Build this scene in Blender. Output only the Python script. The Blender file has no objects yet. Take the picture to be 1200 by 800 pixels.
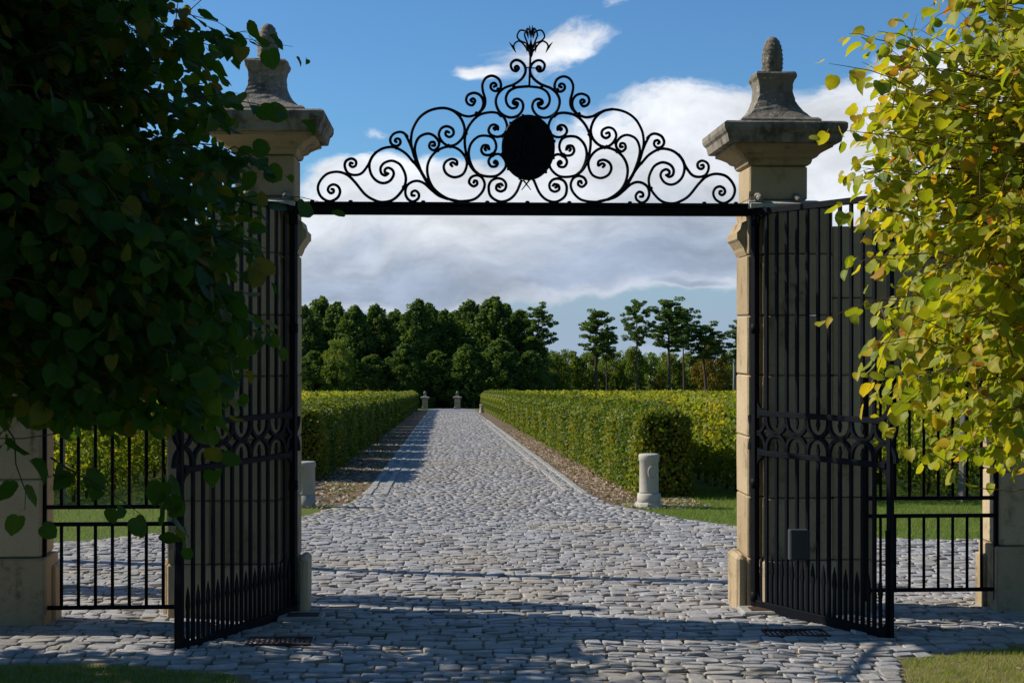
import bpy, math, random
import numpy as np
from math import sin, cos, pi, radians, sqrt
from mathutils import Vector, Matrix

random.seed(7)
rng = np.random.default_rng(11)
scene = bpy.context.scene
col = scene.collection

# ------------------------------------------------------------------ camera
CAM_Z = 2.5
YAW = radians(2.68)
cam_data = bpy.data.cameras.new("camera")
cam_data.lens = 50.0
cam_data.sensor_width = 36.0
cam_data.clip_start = 0.05
cam_data.clip_end = 5000
cam = bpy.data.objects.new("camera", cam_data)
cam.location = (0, 0, CAM_Z)
cam.rotation_euler = (radians(90), 0, -YAW)
col.objects.link(cam)
scene.camera = cam

# ------------------------------------------------------------------ light
SUN_EL = radians(35)
SUN_AZ = radians(-73)            # clockwise from +Y
sd = bpy.data.lights.new("sun", 'SUN')
sd.energy = 5.0
sd.angle = radians(0.5)
sd.color = (1.0, 0.94, 0.84)
so = bpy.data.objects.new("sun", sd)
to_sun = Vector((sin(SUN_AZ) * cos(SUN_EL), cos(SUN_AZ) * cos(SUN_EL), sin(SUN_EL)))
so.rotation_euler = to_sun.to_track_quat('Z', 'Y').to_euler()
so.location = (-20, 10, 30)
col.objects.link(so)

scene.view_settings.view_transform = 'Standard'
scene.view_settings.look = 'None'
scene.view_settings.exposure = 0.10
scene.view_settings.gamma = 1.0
scene.view_settings.use_curve_mapping = False
try:
    scene.cycles.max_bounces = 6
    scene.cycles.transparent_max_bounces = 4
except Exception:
    pass


class NT:
    """tiny node helper"""
    def __init__(s, tree):
        s.t = tree

    def n(s, typ, **kw):
        nd = s.t.nodes.new(typ)
        for k, v in kw.items():
            if k.startswith('i_'):
                key = k[2:]
                key = int(key) if key.isdigit() else key.replace('_', ' ')
                s.set(nd.inputs[key], v)
            else:
                setattr(nd, k, v)
        return nd

    def set(s, sock, v):
        if isinstance(v, bpy.types.NodeSocket):
            s.t.links.new(v, sock)
        else:
            sock.default_value = v

    def math(s, op, a, b=0.0, c=0.0, clamp=False):
        nd = s.t.nodes.new('ShaderNodeMath')
        nd.operation = op
        nd.use_clamp = clamp
        s.set(nd.inputs[0], a)
        s.set(nd.inputs[1], b)
        s.set(nd.inputs[2], c)
        return nd.outputs[0]

    def vmath(s, op, a, b=None, scale=None):
        nd = s.t.nodes.new('ShaderNodeVectorMath')
        nd.operation = op
        s.set(nd.inputs[0], a)
        if b is not None:
            s.set(nd.inputs[1], b)
        if scale is not None:
            s.set(nd.inputs[3], scale)
        return nd.outputs[1] if op in ('LENGTH', 'DOT_PRODUCT', 'DISTANCE') else nd.outputs[0]

    def mix(s, f, a, b):
        nd = s.t.nodes.new('ShaderNodeMix')
        nd.data_type = 'RGBA'
        s.set(nd.inputs[0], f)
        s.set(nd.inputs[6], a if isinstance(a, bpy.types.NodeSocket) else (*a, 1)[:4])
        s.set(nd.inputs[7], b if isinstance(b, bpy.types.NodeSocket) else (*b, 1)[:4])
        return nd.outputs[2]

    def noise(s, vec, scale, detail=4, rough=.55, dist=0.0):
        nd = s.t.nodes.new('ShaderNodeTexNoise')
        if vec is not None:
            s.set(nd.inputs['Vector'], vec)
        nd.inputs['Scale'].default_value = scale
        nd.inputs['Detail'].default_value = detail
        nd.inputs['Roughness'].default_value = rough
        nd.inputs['Distortion'].default_value = dist
        return nd.outputs[0]

    def ramp(s, f, stops, interp='LINEAR'):
        nd = s.t.nodes.new('ShaderNodeValToRGB')
        s.set(nd.inputs[0], f)
        cr = nd.color_ramp
        cr.interpolation = interp
        while len(cr.elements) < len(stops):
            cr.elements.new(0.5)
        for e, (p, c) in zip(cr.elements, stops):
            e.position = p
            e.color = (*c, 1) if len(c) == 3 else c
        return nd.outputs[0]

    def smooth(s, v, a, b):
        nd = s.t.nodes.new('ShaderNodeMapRange')
        nd.interpolation_type = 'SMOOTHSTEP'
        s.set(nd.inputs[0], v)
        nd.inputs[1].default_value = a
        nd.inputs[2].default_value = b
        return nd.outputs[0]


# ------------------------------------------------------------------ sky
world = bpy.data.worlds.new("World")
scene.world = world
world.use_nodes = True
wt = world.node_tree
wt.nodes.clear()
N = NT(wt)
sky = N.n('ShaderNodeTexSky', sky_type='NISHITA', sun_disc=False)
sky.sun_elevation = SUN_EL
sky.sun_rotation = SUN_AZ
sky.altitude = 50
sky.air_density = 1.0
sky.dust_density = 0.5
sky.ozone_density = 2.5
tc = N.n('ShaderNodeTexCoord')
d = tc.outputs['Generated']
sep = N.n('ShaderNodeSeparateXYZ')
wt.links.new(d, sep.inputs[0])
clampv = N.n('ShaderNodeCombineXYZ')
wt.links.new(sep.outputs[0], clampv.inputs[0])
wt.links.new(sep.outputs[1], clampv.inputs[1])
wt.links.new(N.math('MAXIMUM', sep.outputs[2], .012), clampv.inputs[2])
wt.links.new(clampv.outputs[0], sky.inputs[0])
el = sep.outputs[2]
SKY_K = 0.10
skyc = N.vmath('MULTIPLY', sky.outputs[0], (SKY_K * 0.52, SKY_K * 0.86, SKY_K * 1.14))


def sdir(px, py):
    v = Vector(((px - 600) / 1667 + 0.0468, 1.0, (400 - py) / 1667))
    return v.normalized()


warp = N.n('ShaderNodeTexNoise')
wt.links.new(d, warp.inputs['Vector'])
warp.inputs['Scale'].default_value = 6
warp.inputs['Detail'].default_value = 5
wv = N.vmath('SCALE', N.vmath('SUBTRACT', warp.outputs['Color'], (.5, .5, .5)), scale=0.10)
dw = N.vmath('ADD', d, wv)
dst = N.vmath('MULTIPLY', dw, (1, 1, 2.3))
n1 = N.noise(dst, 5.5, 9, .56, .1)
n2 = N.noise(N.vmath('ADD', dst, (3.1, 1.7, .4)), 24, 10, .66, .3)
dens = N.math('ADD', N.math('MULTIPLY', n1, .58), N.math('MULTIPLY', n2, .42))


def blob(cx, cy, rx, ry, w):
    """soft cloud bank centred in one direction of the sky"""
    c = sdir(cx, cy)
    v = N.vmath('SUBTRACT', dw, tuple(c))
    v = N.vmath('MULTIPLY', v, (1667 / rx, 1667 / rx * .3, 1667 / ry))
    l = N.vmath('LENGTH', v)
    f = N.math('SUBTRACT', 1.0, N.smooth(l, 0.0, 1.0))
    return N.math('MULTIPLY', f, w)


acc = N.math('SUBTRACT', dens, .085)
for b in [(980, 190, 420, 130, .30), (760, 190, 210, 100, .30), (620, 250, 460, 90, .36), (880, 290, 460, 100, .36), (430, 285, 380, 100, .40), (1150, 150, 300, 150, .24), (560, 330, 520, 60, .22),
          (610, 52, 210, 60, .25), (700, 50, 150, 40, .14), (437, 158, 60, 22, .22), (450, 205, 140, 34, .20), (540, 68, 50, 16, .18), (748, 5, 50, 20, .20), (862, 12, 70, 18, .20),
          (330, 60, 330, 140, -.34), (480, 120, 130, 50, -.10), (880, 40, 330, 70, -.26), (650, 108, 60, 16, -.06), (480, 350, 420, 50, .14), (430, 335, 420, 60, .22), (560, 372, 160, 16, .14), (815, 357, 60, 9, .26)]:
    acc = N.math('ADD', acc, blob(*b[:4], b[4] * (1.27 if b[4] > 0 else 1)))
cov = N.smooth(acc, .515, .70)
# thickness decides whether a cloud is bright or grey underneath
und = N.smooth(N.math('ADD', el, N.math('MULTIPLY', N.math('SUBTRACT', n1, .5), -.20)), .035, .125)
thick = N.smooth(acc, .60, .90)
cb = N.mix(N.math('MULTIPLY', N.math('SUBTRACT', 1.0, N.math('MULTIPLY', und, .90)), N.math('ADD', .55, N.math('MULTIPLY', thick, .45))), (.86, .88, .92), (.36, .43, .56))
lum = N.noise(N.vmath('ADD', dst, (0, 0, 5)), 15, 8, .6)
cb = N.vmath('SCALE', cb, scale=N.math('ADD', .40, N.math('MULTIPLY', lum, 1.12)))
hz = N.math('SUBTRACT', 1.0, N.smooth(el, -.02, .13))
skyc2 = N.mix(N.math('MULTIPLY', hz, .85), skyc, (.34, .43, .58))
fin = N.mix(N.math('MULTIPLY', cov, .94), skyc2, cb)
bg = N.n('ShaderNodeBackground')
wt.links.new(fin, bg.inputs[0])
bg.inputs[1].default_value = 1.0
wo = N.n('ShaderNodeOutputWorld')
wt.links.new(bg.outputs[0], wo.inputs[0])


# ------------------------------------------------------------------ helpers
def W(px, py, Y):
    """where the sight line of a pixel meets the vertical plane at distance Y"""
    u = (px - 600) / 1667.0
    v = (400 - py) / 1667.0
    x = u * cos(YAW) + sin(YAW)
    y = cos(YAW) - u * sin(YAW)
    t = Y / y
    return Vector((x * t, Y, CAM_Z + v * t))


def gz(Y):
    """height of the gently falling ground"""
    Y = np.asarray(Y, dtype=float)
    a = -.033 * (np.minimum(Y, 140) - 13)
    b = -.046 * np.clip(Y - 140, 0, 110) - .034 * np.maximum(Y - 250, 0)
    return a + b


def g(Y):
    return float(gz(Y))


def tag(o, label=None, cat=None, group=None, kind=None):
    if label: o['label'] = label
    if cat: o['category'] = cat
    if group: o['group'] = group
    if kind: o['kind'] = kind
    return o


def empty(name, loc=(0, 0, 0), rz=0.0):
    o = bpy.data.objects.new(name, None)
    o.empty_display_size = .2
    o.location = loc
    o.rotation_euler = (0, 0, rz)
    col.objects.link(o)
    return o


def link(name, me, mat=None, parent=None):
    if mat is not None and len(me.materials) == 0:
        me.materials.append(mat)
    o = bpy.data.objects.new(name, me)
    col.objects.link(o)
    if parent is not None:
        o.parent = parent
    return o


def npmesh(name, V, F, tint=None, smooth=False):
    """V (n,3), F (m,k) integer array; tint per vertex"""
    V = np.asarray(V, dtype=np.float32)
    F = np.asarray(F, dtype=np.int32)
    me = bpy.data.meshes.new(name)
    m, k = F.shape
    me.vertices.add(len(V))
    me.vertices.foreach_set('co', V.ravel())
    me.loops.add(m * k)
    me.loops.foreach_set('vertex_index', F.ravel())
    me.polygons.add(m)
    me.polygons.foreach_set('loop_start', np.arange(0, m * k, k, dtype=np.int32))
    me.polygons.foreach_set('loop_total', np.full(m, k, dtype=np.int32))
    if smooth:
        me.polygons.foreach_set('use_smooth', np.ones(m, dtype=bool))
    me.update(calc_edges=True)
    if tint is not None:
        a = me.attributes.new('tint', 'FLOAT', 'POINT')
        a.data.foreach_set('value', np.asarray(tint, dtype=np.float32))
    return me


def stamp(T, TF, P, M, S, tint):
    """copies of template T (k,3) at P (n,3) with frames M (n,3,3), sizes S (n,)"""
    n, k = len(P), len(T)
    V = np.einsum('kj,nij->nki', T, M) * np.asarray(S)[:, None, None] + P[:, None, :]
    F = TF[None] + (np.arange(n) * k)[:, None, None]
    tt = np.repeat(np.asarray(tint), k)
    return V.reshape(-1, 3), F.reshape(-1, TF.shape[1]), tt


def frames(tip, nrm):
    """matrices with columns side, tip, normal"""
    t = tip / (np.linalg.norm(tip, axis=1, keepdims=True) + 1e-9)
    s = np.cross(t, nrm)
    s /= (np.linalg.norm(s, axis=1, keepdims=True) + 1e-9)
    n = np.cross(s, t)
    return np.stack([s, t, n], axis=2)


class MB:
    """collects simple solids and links them as one mesh"""
    def __init__(s):
        s.v, s.f, s.sm = [], [], []

    def add(s, vs, fs, sm=False):
        b = len(s.v)
        s.v += [tuple(p) for p in vs]
        s.f += [tuple(i + b for i in f) for f in fs]
        s.sm += [sm] * len(fs)
        return s

    def box(s, x0, x1, y0, y1, z0, z1, c=0.0):
        """box with chamfered vertical and horizontal edges"""
        if c <= 0:
            vs = [(x, y, z) for z in (z0, z1) for (x, y) in ((x0, y0), (x1, y0), (x1, y1), (x0, y1))]
            fs = [(3, 2, 1, 0), (4, 5, 6, 7), (0, 1, 5, 4), (1, 2, 6, 5), (2, 3, 7, 6), (3, 0, 4, 7)]
            return s.add(vs, fs)

        def ring(z, i):
            a, b = x0 + i, x1 - i
            e, h = y0 + i, y1 - i
            return [(a + c, e, z), (b - c, e, z), (b, e + c, z), (b, h - c, z), (b - c, h, z), (a + c, h, z), (a, h - c, z), (a, e + c, z)]
        vs = ring(z0, c) + ring(z0 + c, 0) + ring(z1 - c, 0) + ring(z1, c)
        fs = [tuple(range(7, -1, -1)), tuple(range(24, 32))]
        for r in range(3):
            for i in range(8):
                j = (i + 1) % 8
                fs.append((r * 8 + i, r * 8 + j, r * 8 + 8 + j, r * 8 + 8 + i))
        return s.add(vs, fs)

    def loft(s, rings, cap=True, sm=False):
        n = len(rings[0])
        vs = [p for r in rings for p in r]
        fs = []
        for r in range(len(rings) - 1):
            for i in range(n):
                j = (i + 1) % n
                fs.append((r * n + i, r * n + j, r * n + n + j, r * n + n + i))
        if cap:
            fs.append(tuple(range(n - 1, -1, -1)))
            fs.append(tuple(range((len(rings) - 1) * n, len(rings) * n)))
        return s.add(vs, fs, sm)

    def rectprof(s, cx, cy, prof, hx=0.0, hy=0.0):
        """square-plan moulding: prof = [(half, z)...]; hx, hy added"""
        return s.loft([[(cx - a - hx, cy - a - hy, z), (cx + a + hx, cy - a - hy, z), (cx + a + hx, cy + a + hy, z), (cx - a - hx, cy + a + hy, z)] for a, z in prof])

    def lathe(s, cx, cy, prof, n=20, sm=True):
        return s.loft([[(cx + r * cos(2 * pi * i / n), cy + r * sin(2 * pi * i / n), z) for i in range(n)] for r, z in prof], True, sm)

    def tube(s, pts, rad, n=6, sm=True, cap=True):
        pts = [Vector(p) for p in pts]
        if not hasattr(rad, '__len__'):
            rad = [rad] * len(pts)
        rings = []
        up = None
        for i, p in enumerate(pts):
            t = (pts[min(i + 1, len(pts) - 1)] - pts[max(i - 1, 0)])
            if t.length < 1e-9:
                t = Vector((0, 0, 1))
            t.normalize()
            if up is None:
                up = Vector((0, 1, 0)) if abs(t.y) < .9 else Vector((1, 0, 0))
            a = up - t * up.dot(t)
            if a.length < 1e-6:
                a = t.orthogonal()
            a.normalize()
            b = t.cross(a)
            up = a
            rings.append([p + (a * cos(2 * pi * k / n + pi / 4) + b * sin(2 * pi * k / n + pi / 4)) * rad[i] for k in range(n)])
        return s.loft(rings, cap, sm)

    def mesh(s, name):
        me = bpy.data.meshes.new(name)
        me.from_pydata(s.v, [], s.f)
        me.polygons.foreach_set('use_smooth', s.sm)
        me.update()
        return me

    def build(s, name, mat, parent=None):
        return link(name, s.mesh(name), mat, parent)


def catmull(P, k=6):
    P = [Vector(p) for p in P]
    out = []
    n = len(P)
    for i in range(n - 1):
        a = P[i - 1] if i > 0 else P[0] * 2 - P[1]
        b, c = P[i], P[i + 1]
        e = P[i + 2] if i + 2 < n else P[-1] * 2 - P[-2]
        for j in range(k):
            t = j / k
            out.append(.5 * ((2 * b) + (c - a) * t + (2 * a - 5 * b + 4 * c - e) * t * t + (3 * b - a - 3 * c + e) * t ** 3))
    out.append(P[-1])
    return out


def copy_tree(o, parent=None):
    c = o.copy()
    col.objects.link(c)
    if parent is not None:
        c.parent = parent
    for ch in list(o.children):
        copy_tree(ch, c)
    return c


# ------------------------------------------------------------------ materials
def material(name):
    m = bpy.data.materials.new(name)
    m.use_nodes = True
    m.node_tree.nodes.clear()
    n = NT(m.node_tree)
    out = n.n('ShaderNodeOutputMaterial')
    return m, n, out


def principled(n, out, colr, rough=.8, spec=.3, bump=None, bstr=.3, bdist=.01, metal=0.0):
    p = n.n('ShaderNodeBsdfPrincipled')
    n.set(p.inputs['Base Color'], colr if isinstance(colr, bpy.types.NodeSocket) else (*colr, 1))
    n.set(p.inputs['Roughness'], rough)
    n.set(p.inputs['Specular IOR Level'], spec)
    p.inputs['Metallic'].default_value = metal
    if bump is not None:
        b = n.n('ShaderNodeBump')
        b.inputs['Strength'].default_value = bstr
        b.inputs['Distance'].default_value = bdist
        n.set(b.inputs['Height'], bump)
        n.t.links.new(b.outputs[0], p.inputs['Normal'])
    n.t.links.new(p.outputs[0], out.inputs[0])
    return p


def wpos(n):
    return n.n('ShaderNodeNewGeometry').outputs['Position']


def stone_mat(name, c1, c2, dark, amount, rough=.88, bdist=.012, lichen=False):
    m, n, out = material(name)
    p = wpos(n)
    a = n.noise(p, 2.2, 6, .6)
    b = n.noise(p, 14, 6, .65)
    st = n.noise(n.vmath('MULTIPLY', p, (5, 5, .8)), 1.3, 5, .6)
    oi = n.n('ShaderNodeObjectInfo').outputs['Random']
    c = n.mix(n.math('SUBTRACT', n.math('ADD', n.math('MULTIPLY', a, 1.0), n.math('MULTIPLY', oi, .7)), .35, clamp=True), c1, c2)
    mk = n.smooth(n.math('ADD', n.math('MULTIPLY', a, .5), n.math('ADD', n.math('MULTIPLY', b, .25), n.math('MULTIPLY', st, .35))), .66 - amount, .80 - amount)
    c = n.mix(n.math('MULTIPLY', mk, .85), c, dark)
    sp = n.smooth(n.noise(p, 60, 3, .6), .55, .75)
    c = n.mix(n.math('MULTIPLY', sp, .35), c, dark)
    if lichen:
        c = n.mix(n.math('MULTIPLY', n.smooth(n.noise(p, 26, 4, .7), .57, .64), n.smooth(n.noise(p, 2.6, 2, .5), .45, .6)), c, (.50, .48, .43))
    h = n.math('ADD', n.math('MULTIPLY', b, .7), n.math('MULTIPLY', n.noise(p, 70, 4, .7), .3))
    principled(n, out, c, rough, .08, h, .75, bdist)
    return m


M = {}
M['lime'] = stone_mat('limestone', (.52, .405, .25), (.32, .23, .13), (.11, .078, .045), .09)
M['lime_pale'] = stone_mat('pale_limestone', (.56, .51, .42), (.44, .40, .33), (.17, .16, .13), .03)
M['cap'] = stone_mat('weathered_limestone', (.36, .31, .245), (.25, .215, .17), (.065, .058, .050), .14, .92, .02)
M['bell'] = stone_mat('lichened_limestone', (.34, .295, .235), (.21, .18, .14), (.055, .048, .042), .12, .95, .05, True)

m, n, out = material('black_iron')
p = wpos(n)
nb = n.noise(p, 40, 4, .6)
c = n.mix(n.smooth(n.noise(p, 5, 4, .6), .5, .8), (.004, .0045, .007), (.009, .0095, .012))
principled(n, out, c, n.math('ADD', .42, n.math('MULTIPLY', nb, .3)), .09, nb, .35, .002)
M['iron'] = m

m, n, out = material('rusty_iron')
p = wpos(n)
nb = n.noise(p, 25, 5, .65)
principled(n, out, n.mix(nb, (.035, .02, .014), (.11, .05, .028)), .9, .2, nb, .5, .004)
M['rust'] = m

m, n, out = material('grey_painted_metal')
principled(n, out, (.045, .047, .052), .6, .35, n.noise(wpos(n), 30, 3), .2, .002)
M['greymetal'] = m

# cobbles: 'tint' carries the tone of each stone
m, n, out = material('cobblestone')
p = wpos(n)
tn = n.n('ShaderNodeAttribute', attribute_name='tint').outputs['Fac']
oi = n.n('ShaderNodeObjectInfo').outputs['Random']
c = n.ramp(tn, [(0, (.215, .205, .20)), (.35, (.31, .30, .295)), (.7, (.40, .385, .37)), (.9, (.42, .36, .29)), (1, (.50, .46, .41))])
a = n.noise(p, 9, 5, .6)
c = n.mix(n.math('MULTIPLY', n.smooth(a, .45, .75), .6), c, (.17, .15, .12))
c = n.mix(n.math('MULTIPLY', n.smooth(n.noise(p, 34, 4, .7), .58, .72), .5), c, (.42, .40, .37))
far = n.noise(p, .55, 3, .5)
c = n.mix(n.math('MULTIPLY', n.smooth(far, .46, .66), .55), c, (.36, .31, .235))
b = n.math('ADD', n.noise(p, 28, 5, .65), n.math('MULTIPLY', n.noise(p, 110, 3, .6), .3))
principled(n, out, c, n.math('ADD', .58, n.math('MULTIPLY', a, .30)), .22, b, .6, .014)
M['cobble'] = m

# earth and sand between the stones
m, n, out = material('joint_sand')
p = wpos(n)
a = n.noise(p, 1.2, 5, .6)
b = n.noise(p, 40, 5, .7)
c = n.mix(a, (.15, .11, .07), (.30, .235, .155))
c = n.mix(n.smooth(n.noise(p, 2.3, 5, .65), .52, .66), c, (.060, .085, .022))
principled(n, out, c, .95, .1, b, .6, .015)
M['joint'] = m

m, n, out = material('worn_setts')
p = wpos(n)
vo = n.n('ShaderNodeTexVoronoi', feature='DISTANCE_TO_EDGE')
n.set(vo.inputs['Vector'], n.vmath('MULTIPLY', p, (1, .8, 1)))
vo.inputs['Scale'].default_value = 4.5
v2 = n.n('ShaderNodeTexVoronoi')
n.set(v2.inputs['Vector'], n.vmath('MULTIPLY', p, (1, .8, 1)))
v2.inputs['Scale'].default_value = 4.5
e = n.smooth(vo.outputs['Distance'], .02, .12)
c = n.mix(v2.outputs['Color'], (.21, .22, .25), (.31, .315, .335))
c = n.mix(n.math('MULTIPLY', n.smooth(n.noise(p, .55, 3, .5), .48, .68), .45), c, (.31, .27, .21))
c = n.mix(e, (.16, .125, .09), c)
principled(n, out, c, .6, .35, e, .7, .03)
M['setts'] = m

m, n, out = material('meadow_ground')
p = wpos(n)
a = n.noise(p, .8, 5, .6)
b = n.noise(p, 30, 5, .7)
c = n.mix(a, (.07, .12, .02), (.14, .16, .035))
c = n.mix(n.smooth(n.noise(p, 3, 5, .6), .5, .7), c, (.125, .12, .04))
principled(n, out, c, .95, .1, b, .7, .03)
M['meadow'] = m

m, n, out = material('leaf_mould')
p = wpos(n)
b = n.noise(p, 22, 6, .75)
c = n.mix(b, (.11, .075, .045), (.26, .185, .12))
c = n.mix(n.smooth(n.noise(p, 1.1, 4, .6), .56, .68), c, (.06, .085, .02))
principled(n, out, c, .95, .1, b, .9, .03)
M['mould'] = m

m, n, out = material('kerb_stone')
p = wpos(n)
a = n.noise(p, 7, 6, .65)
oi = n.n('ShaderNodeObjectInfo').outputs['Random']
c = n.mix(a, (.20, .195, .18), (.46, .43, .38))
c = n.mix(n.math('MULTIPLY', oi, .6), c, (.30, .27, .22))
principled(n, out, c, .85, .25, a, .6, .02)
M['kerb'] = m


def leaf_mat(name, stops, trans=.45, rough=.45, spec=.35, tcol=1.0, vein=False):
    m, n, out = material(name)
    tn = n.n('ShaderNodeAttribute', attribute_name='tint').outputs['Fac']
    oi = n.n('ShaderNodeObjectInfo').outputs['Random']
    isob = n.n('ShaderNodeAttribute', attribute_name='single').outputs['Fac']
    f = n.math('ADD', tn, n.math('MULTIPLY', oi, isob))
    c = n.ramp(f, stops)
    p = wpos(n)
    c = n.mix(n.math('MULTIPLY', n.noise(p, 30 if vein else 8, 4, .6), .5), c, n.vmath('MULTIPLY', c, (.55, .6, .5)))
    if vein:
        lx = n.n('ShaderNodeSeparateXYZ')
        n.t.links.new(n.n('ShaderNodeAttribute', attribute_name='leafxy').outputs['Vector'], lx.inputs[0])
        ax = n.math('ABSOLUTE', lx.outputs[0])
        fv = n.math('FRACT', n.math('MULTIPLY', n.math('SUBTRACT', lx.outputs[1], n.math('MULTIPLY', ax, .75)), 6.5))
        side = n.math('SUBTRACT', 1.0, n.smooth(n.math('ABSOLUTE', n.math('SUBTRACT', fv, .5)), .0, .11))
        mid = n.math('SUBTRACT', 1.0, n.smooth(ax, .006, .028))
        c = n.mix(n.math('MULTIPLY', n.math('MAXIMUM', side, mid), .38), c, n.vmath('ADD', n.vmath('MULTIPLY', c, (1.5, 1.4, 1.3)), (.02, .022, .006)))
        edge = n.smooth(n.math('ADD', ax, n.math('MULTIPLY', n.noise(p, 60, 3, .6), .25)), .48, .64)
        c = n.mix(n.math('MULTIPLY', edge, .55), c, n.vmath('MULTIPLY', c, (.95, .55, .4)))
    pr = n.n('ShaderNodeBsdfPrincipled')
    n.set(pr.inputs['Base Color'], c)
    pr.inputs['Roughness'].default_value = rough
    pr.inputs['Specular IOR Level'].default_value = spec
    if vein:
        b = n.n('ShaderNodeBump')
        b.inputs['Strength'].default_value = .4
        b.inputs['Distance'].default_value = .004
        n.set(b.inputs['Height'], n.noise(p, 45, 3, .5))
        n.t.links.new(b.outputs[0], pr.inputs['Normal'])
    tr = n.n('ShaderNodeBsdfTranslucent')
    n.set(tr.inputs[0], n.vmath('MULTIPLY', c, (1.5 * tcol, 1.45 * tcol, .6 * tcol)))
    mx = n.n('ShaderNodeMixShader')
    mx.inputs[0].default_value = trans
    n.t.links.new(pr.outputs[0], mx.inputs[1])
    n.t.links.new(tr.outputs[0], mx.inputs[2])
    n.t.links.new(mx.outputs[0], out.inputs[0])
    return m


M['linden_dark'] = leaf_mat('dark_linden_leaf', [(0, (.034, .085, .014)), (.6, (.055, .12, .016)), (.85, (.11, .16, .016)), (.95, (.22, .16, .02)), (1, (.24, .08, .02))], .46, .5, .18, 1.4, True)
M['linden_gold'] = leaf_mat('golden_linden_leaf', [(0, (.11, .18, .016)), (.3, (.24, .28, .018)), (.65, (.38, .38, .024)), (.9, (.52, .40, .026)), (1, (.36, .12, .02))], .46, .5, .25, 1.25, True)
M['vine'] = leaf_mat('vine_leaf', [(0, (.09, .14, .018)), (.4, (.20, .25, .024)), (.75, (.36, .34, .03)), (.95, (.48, .35, .04)), (1, (.44, .26, .04))], .55, .55, .2)
M['hedge'] = leaf_mat('hedge_leaf', [(0, (.05, .095, .014)), (.5, (.15, .20, .018)), (.85, (.26, .28, .022)), (1, (.36, .25, .03))], .36, .55, .25)
M['pine'] = leaf_mat('pine_needles', [(0, (.05, .095, .024)), (.5, (.11, .175, .034)), (1, (.21, .27, .048))], .38, .6, .2)
M['broad'] = leaf_mat('woodland_leaf', [(0, (.08, .14, .025)), (.5, (.17, .23, .034)), (1, (.28, .30, .042))], .38, .6, .2)
M['gold'] = leaf_mat('autumn_leaf', [(0, (.11, .10, .018)), (.5, (.19, .145, .020)), (1, (.29, .21, .03))], .35, .6, .2)
M['grass'] = leaf_mat('grass_blade', [(0, (.09, .17, .016)), (.6, (.20, .30, .024)), (1, (.34, .33, .07))], .35, .6, .2)
M['litter'] = leaf_mat('fallen_leaf', [(0, (.24, .15, .09)), (.5, (.45, .32, .22)), (1, (.64, .52, .42))], .1, .8, .15)

m, n, out = material('bark')
p = wpos(n)
b = n.noise(n.vmath('MULTIPLY', p, (6, 6, 1)), 3, 5, .65)
principled(n, out, n.mix(b, (.035, .026, .02), (.11, .085, .065)), .95, .1, b, .8, .03)
M['bark'] = m
m, n, out = material('pine_bark')
b = n.noise(n.vmath('MULTIPLY', wpos(n), (3, 3, .6)), 1.5, 4, .65)
principled(n, out, n.mix(b, (.06, .04, .032), (.16, .10, .075)), .95, .1)
M['pinebark'] = m
m, n, out = material('twig_bark')
principled(n, out, (.11, .06, .03), .8, .2)
M['twig'] = m
m, n, out = material('weathered_wood')
b = n.noise(n.vmath('MULTIPLY', wpos(n), (12, 12, 1.5)), 2, 5, .6)
principled(n, out, n.mix(b, (.13, .115, .09), (.27, .245, .205)), .9, .15, b, .5, .01)
M['post'] = m
m, n, out = material('wire')
principled(n, out, (.22, .22, .22), .5, .4)
M['wire'] = m

# ------------------------------------------------------------------ ground
XC = .716          # axis of the gate and of the drive
RB = [(9.0, 12), (18.5, 12), (18.9, 6.3), (19.4, 5.5), (20.9, 4.3), (22.3, 3.75), (23.8, 3.35), (25.2, 2.95), (28, 2.84), (400, 2.8)]
LB = [(9.0, -12), (18.3, -12), (18.7, -6.0), (19.2, -5.2), (20.6, -3.9), (23, -2.35), (26, -1.72), (29, -1.62), (400, -1.62)]


def rb(Y): return np.interp(Y, [a for a, b in RB], [b for a, b in RB])
def lb(Y): return np.interp(Y, [a for a, b in LB], [b for a, b in LB])


def fr(Y): return np.interp(Y, [9, 10.6, 11.2, 11.6], [3.0, 3.45, 4.8, 20])   # front right grass edge
def fl(Y): return np.interp(Y, [9, 10.3, 10.75, 10.9], [-1.2, -1.5, -2.6, -20])


def sheet(name, xs, ys, dz, mat, kind='structure', parent=None, fx=None):
    xs = np.asarray(xs, float)
    ys = np.asarray(ys, float)
    X, Y = np.meshgrid(xs, ys)
    if fx is not None:
        L, R = fx(ys)
        X = L[:, None] + (R - L)[:, None] * xs[None, :]
    Z = gz(Y) + dz
    V = np.stack([X, Y, Z], -1).reshape(-1, 3)
    nx, ny = len(xs), len(ys)
    i = np.arange(nx * ny).reshape(ny, nx)
    F = np.stack([i[:-1, :-1], i[:-1, 1:], i[1:, 1:], i[1:, :-1]], -1).reshape(-1, 4)
    o = link(name, npmesh(name, V, F, smooth=True), mat, parent)
    if kind and parent is None:
        o['kind'] = kind
    return o


yy = np.concatenate([np.arange(-15, 140, 5), np.arange(140, 260, 10), [300, 500, 900, 1600, 2500]])
sheet('ground', [-1500, -400, -100, -40, -20, -10, 0, 10, 20, 40, 100, 400, 1500], yy, 0, M['meadow'])
sheet('forecourt_bed', [0, 1], np.concatenate([np.arange(8.6, 30, .5)]), .004, M['joint'], fx=lambda y: (lb(y), rb(y)))
sheet('verge_strip', [0, 1], np.concatenate([np.arange(25.4, 150, 2)]), .004, M['mould'], fx=lambda y: (rb(y), rb(y) + 1.6))
sheet('verge_strip', [0, 1], np.concatenate([np.arange(25.4, 150, 2)]), .004, M['mould'], fx=lambda y: (lb(y) - 2.0, lb(y)))

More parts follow.
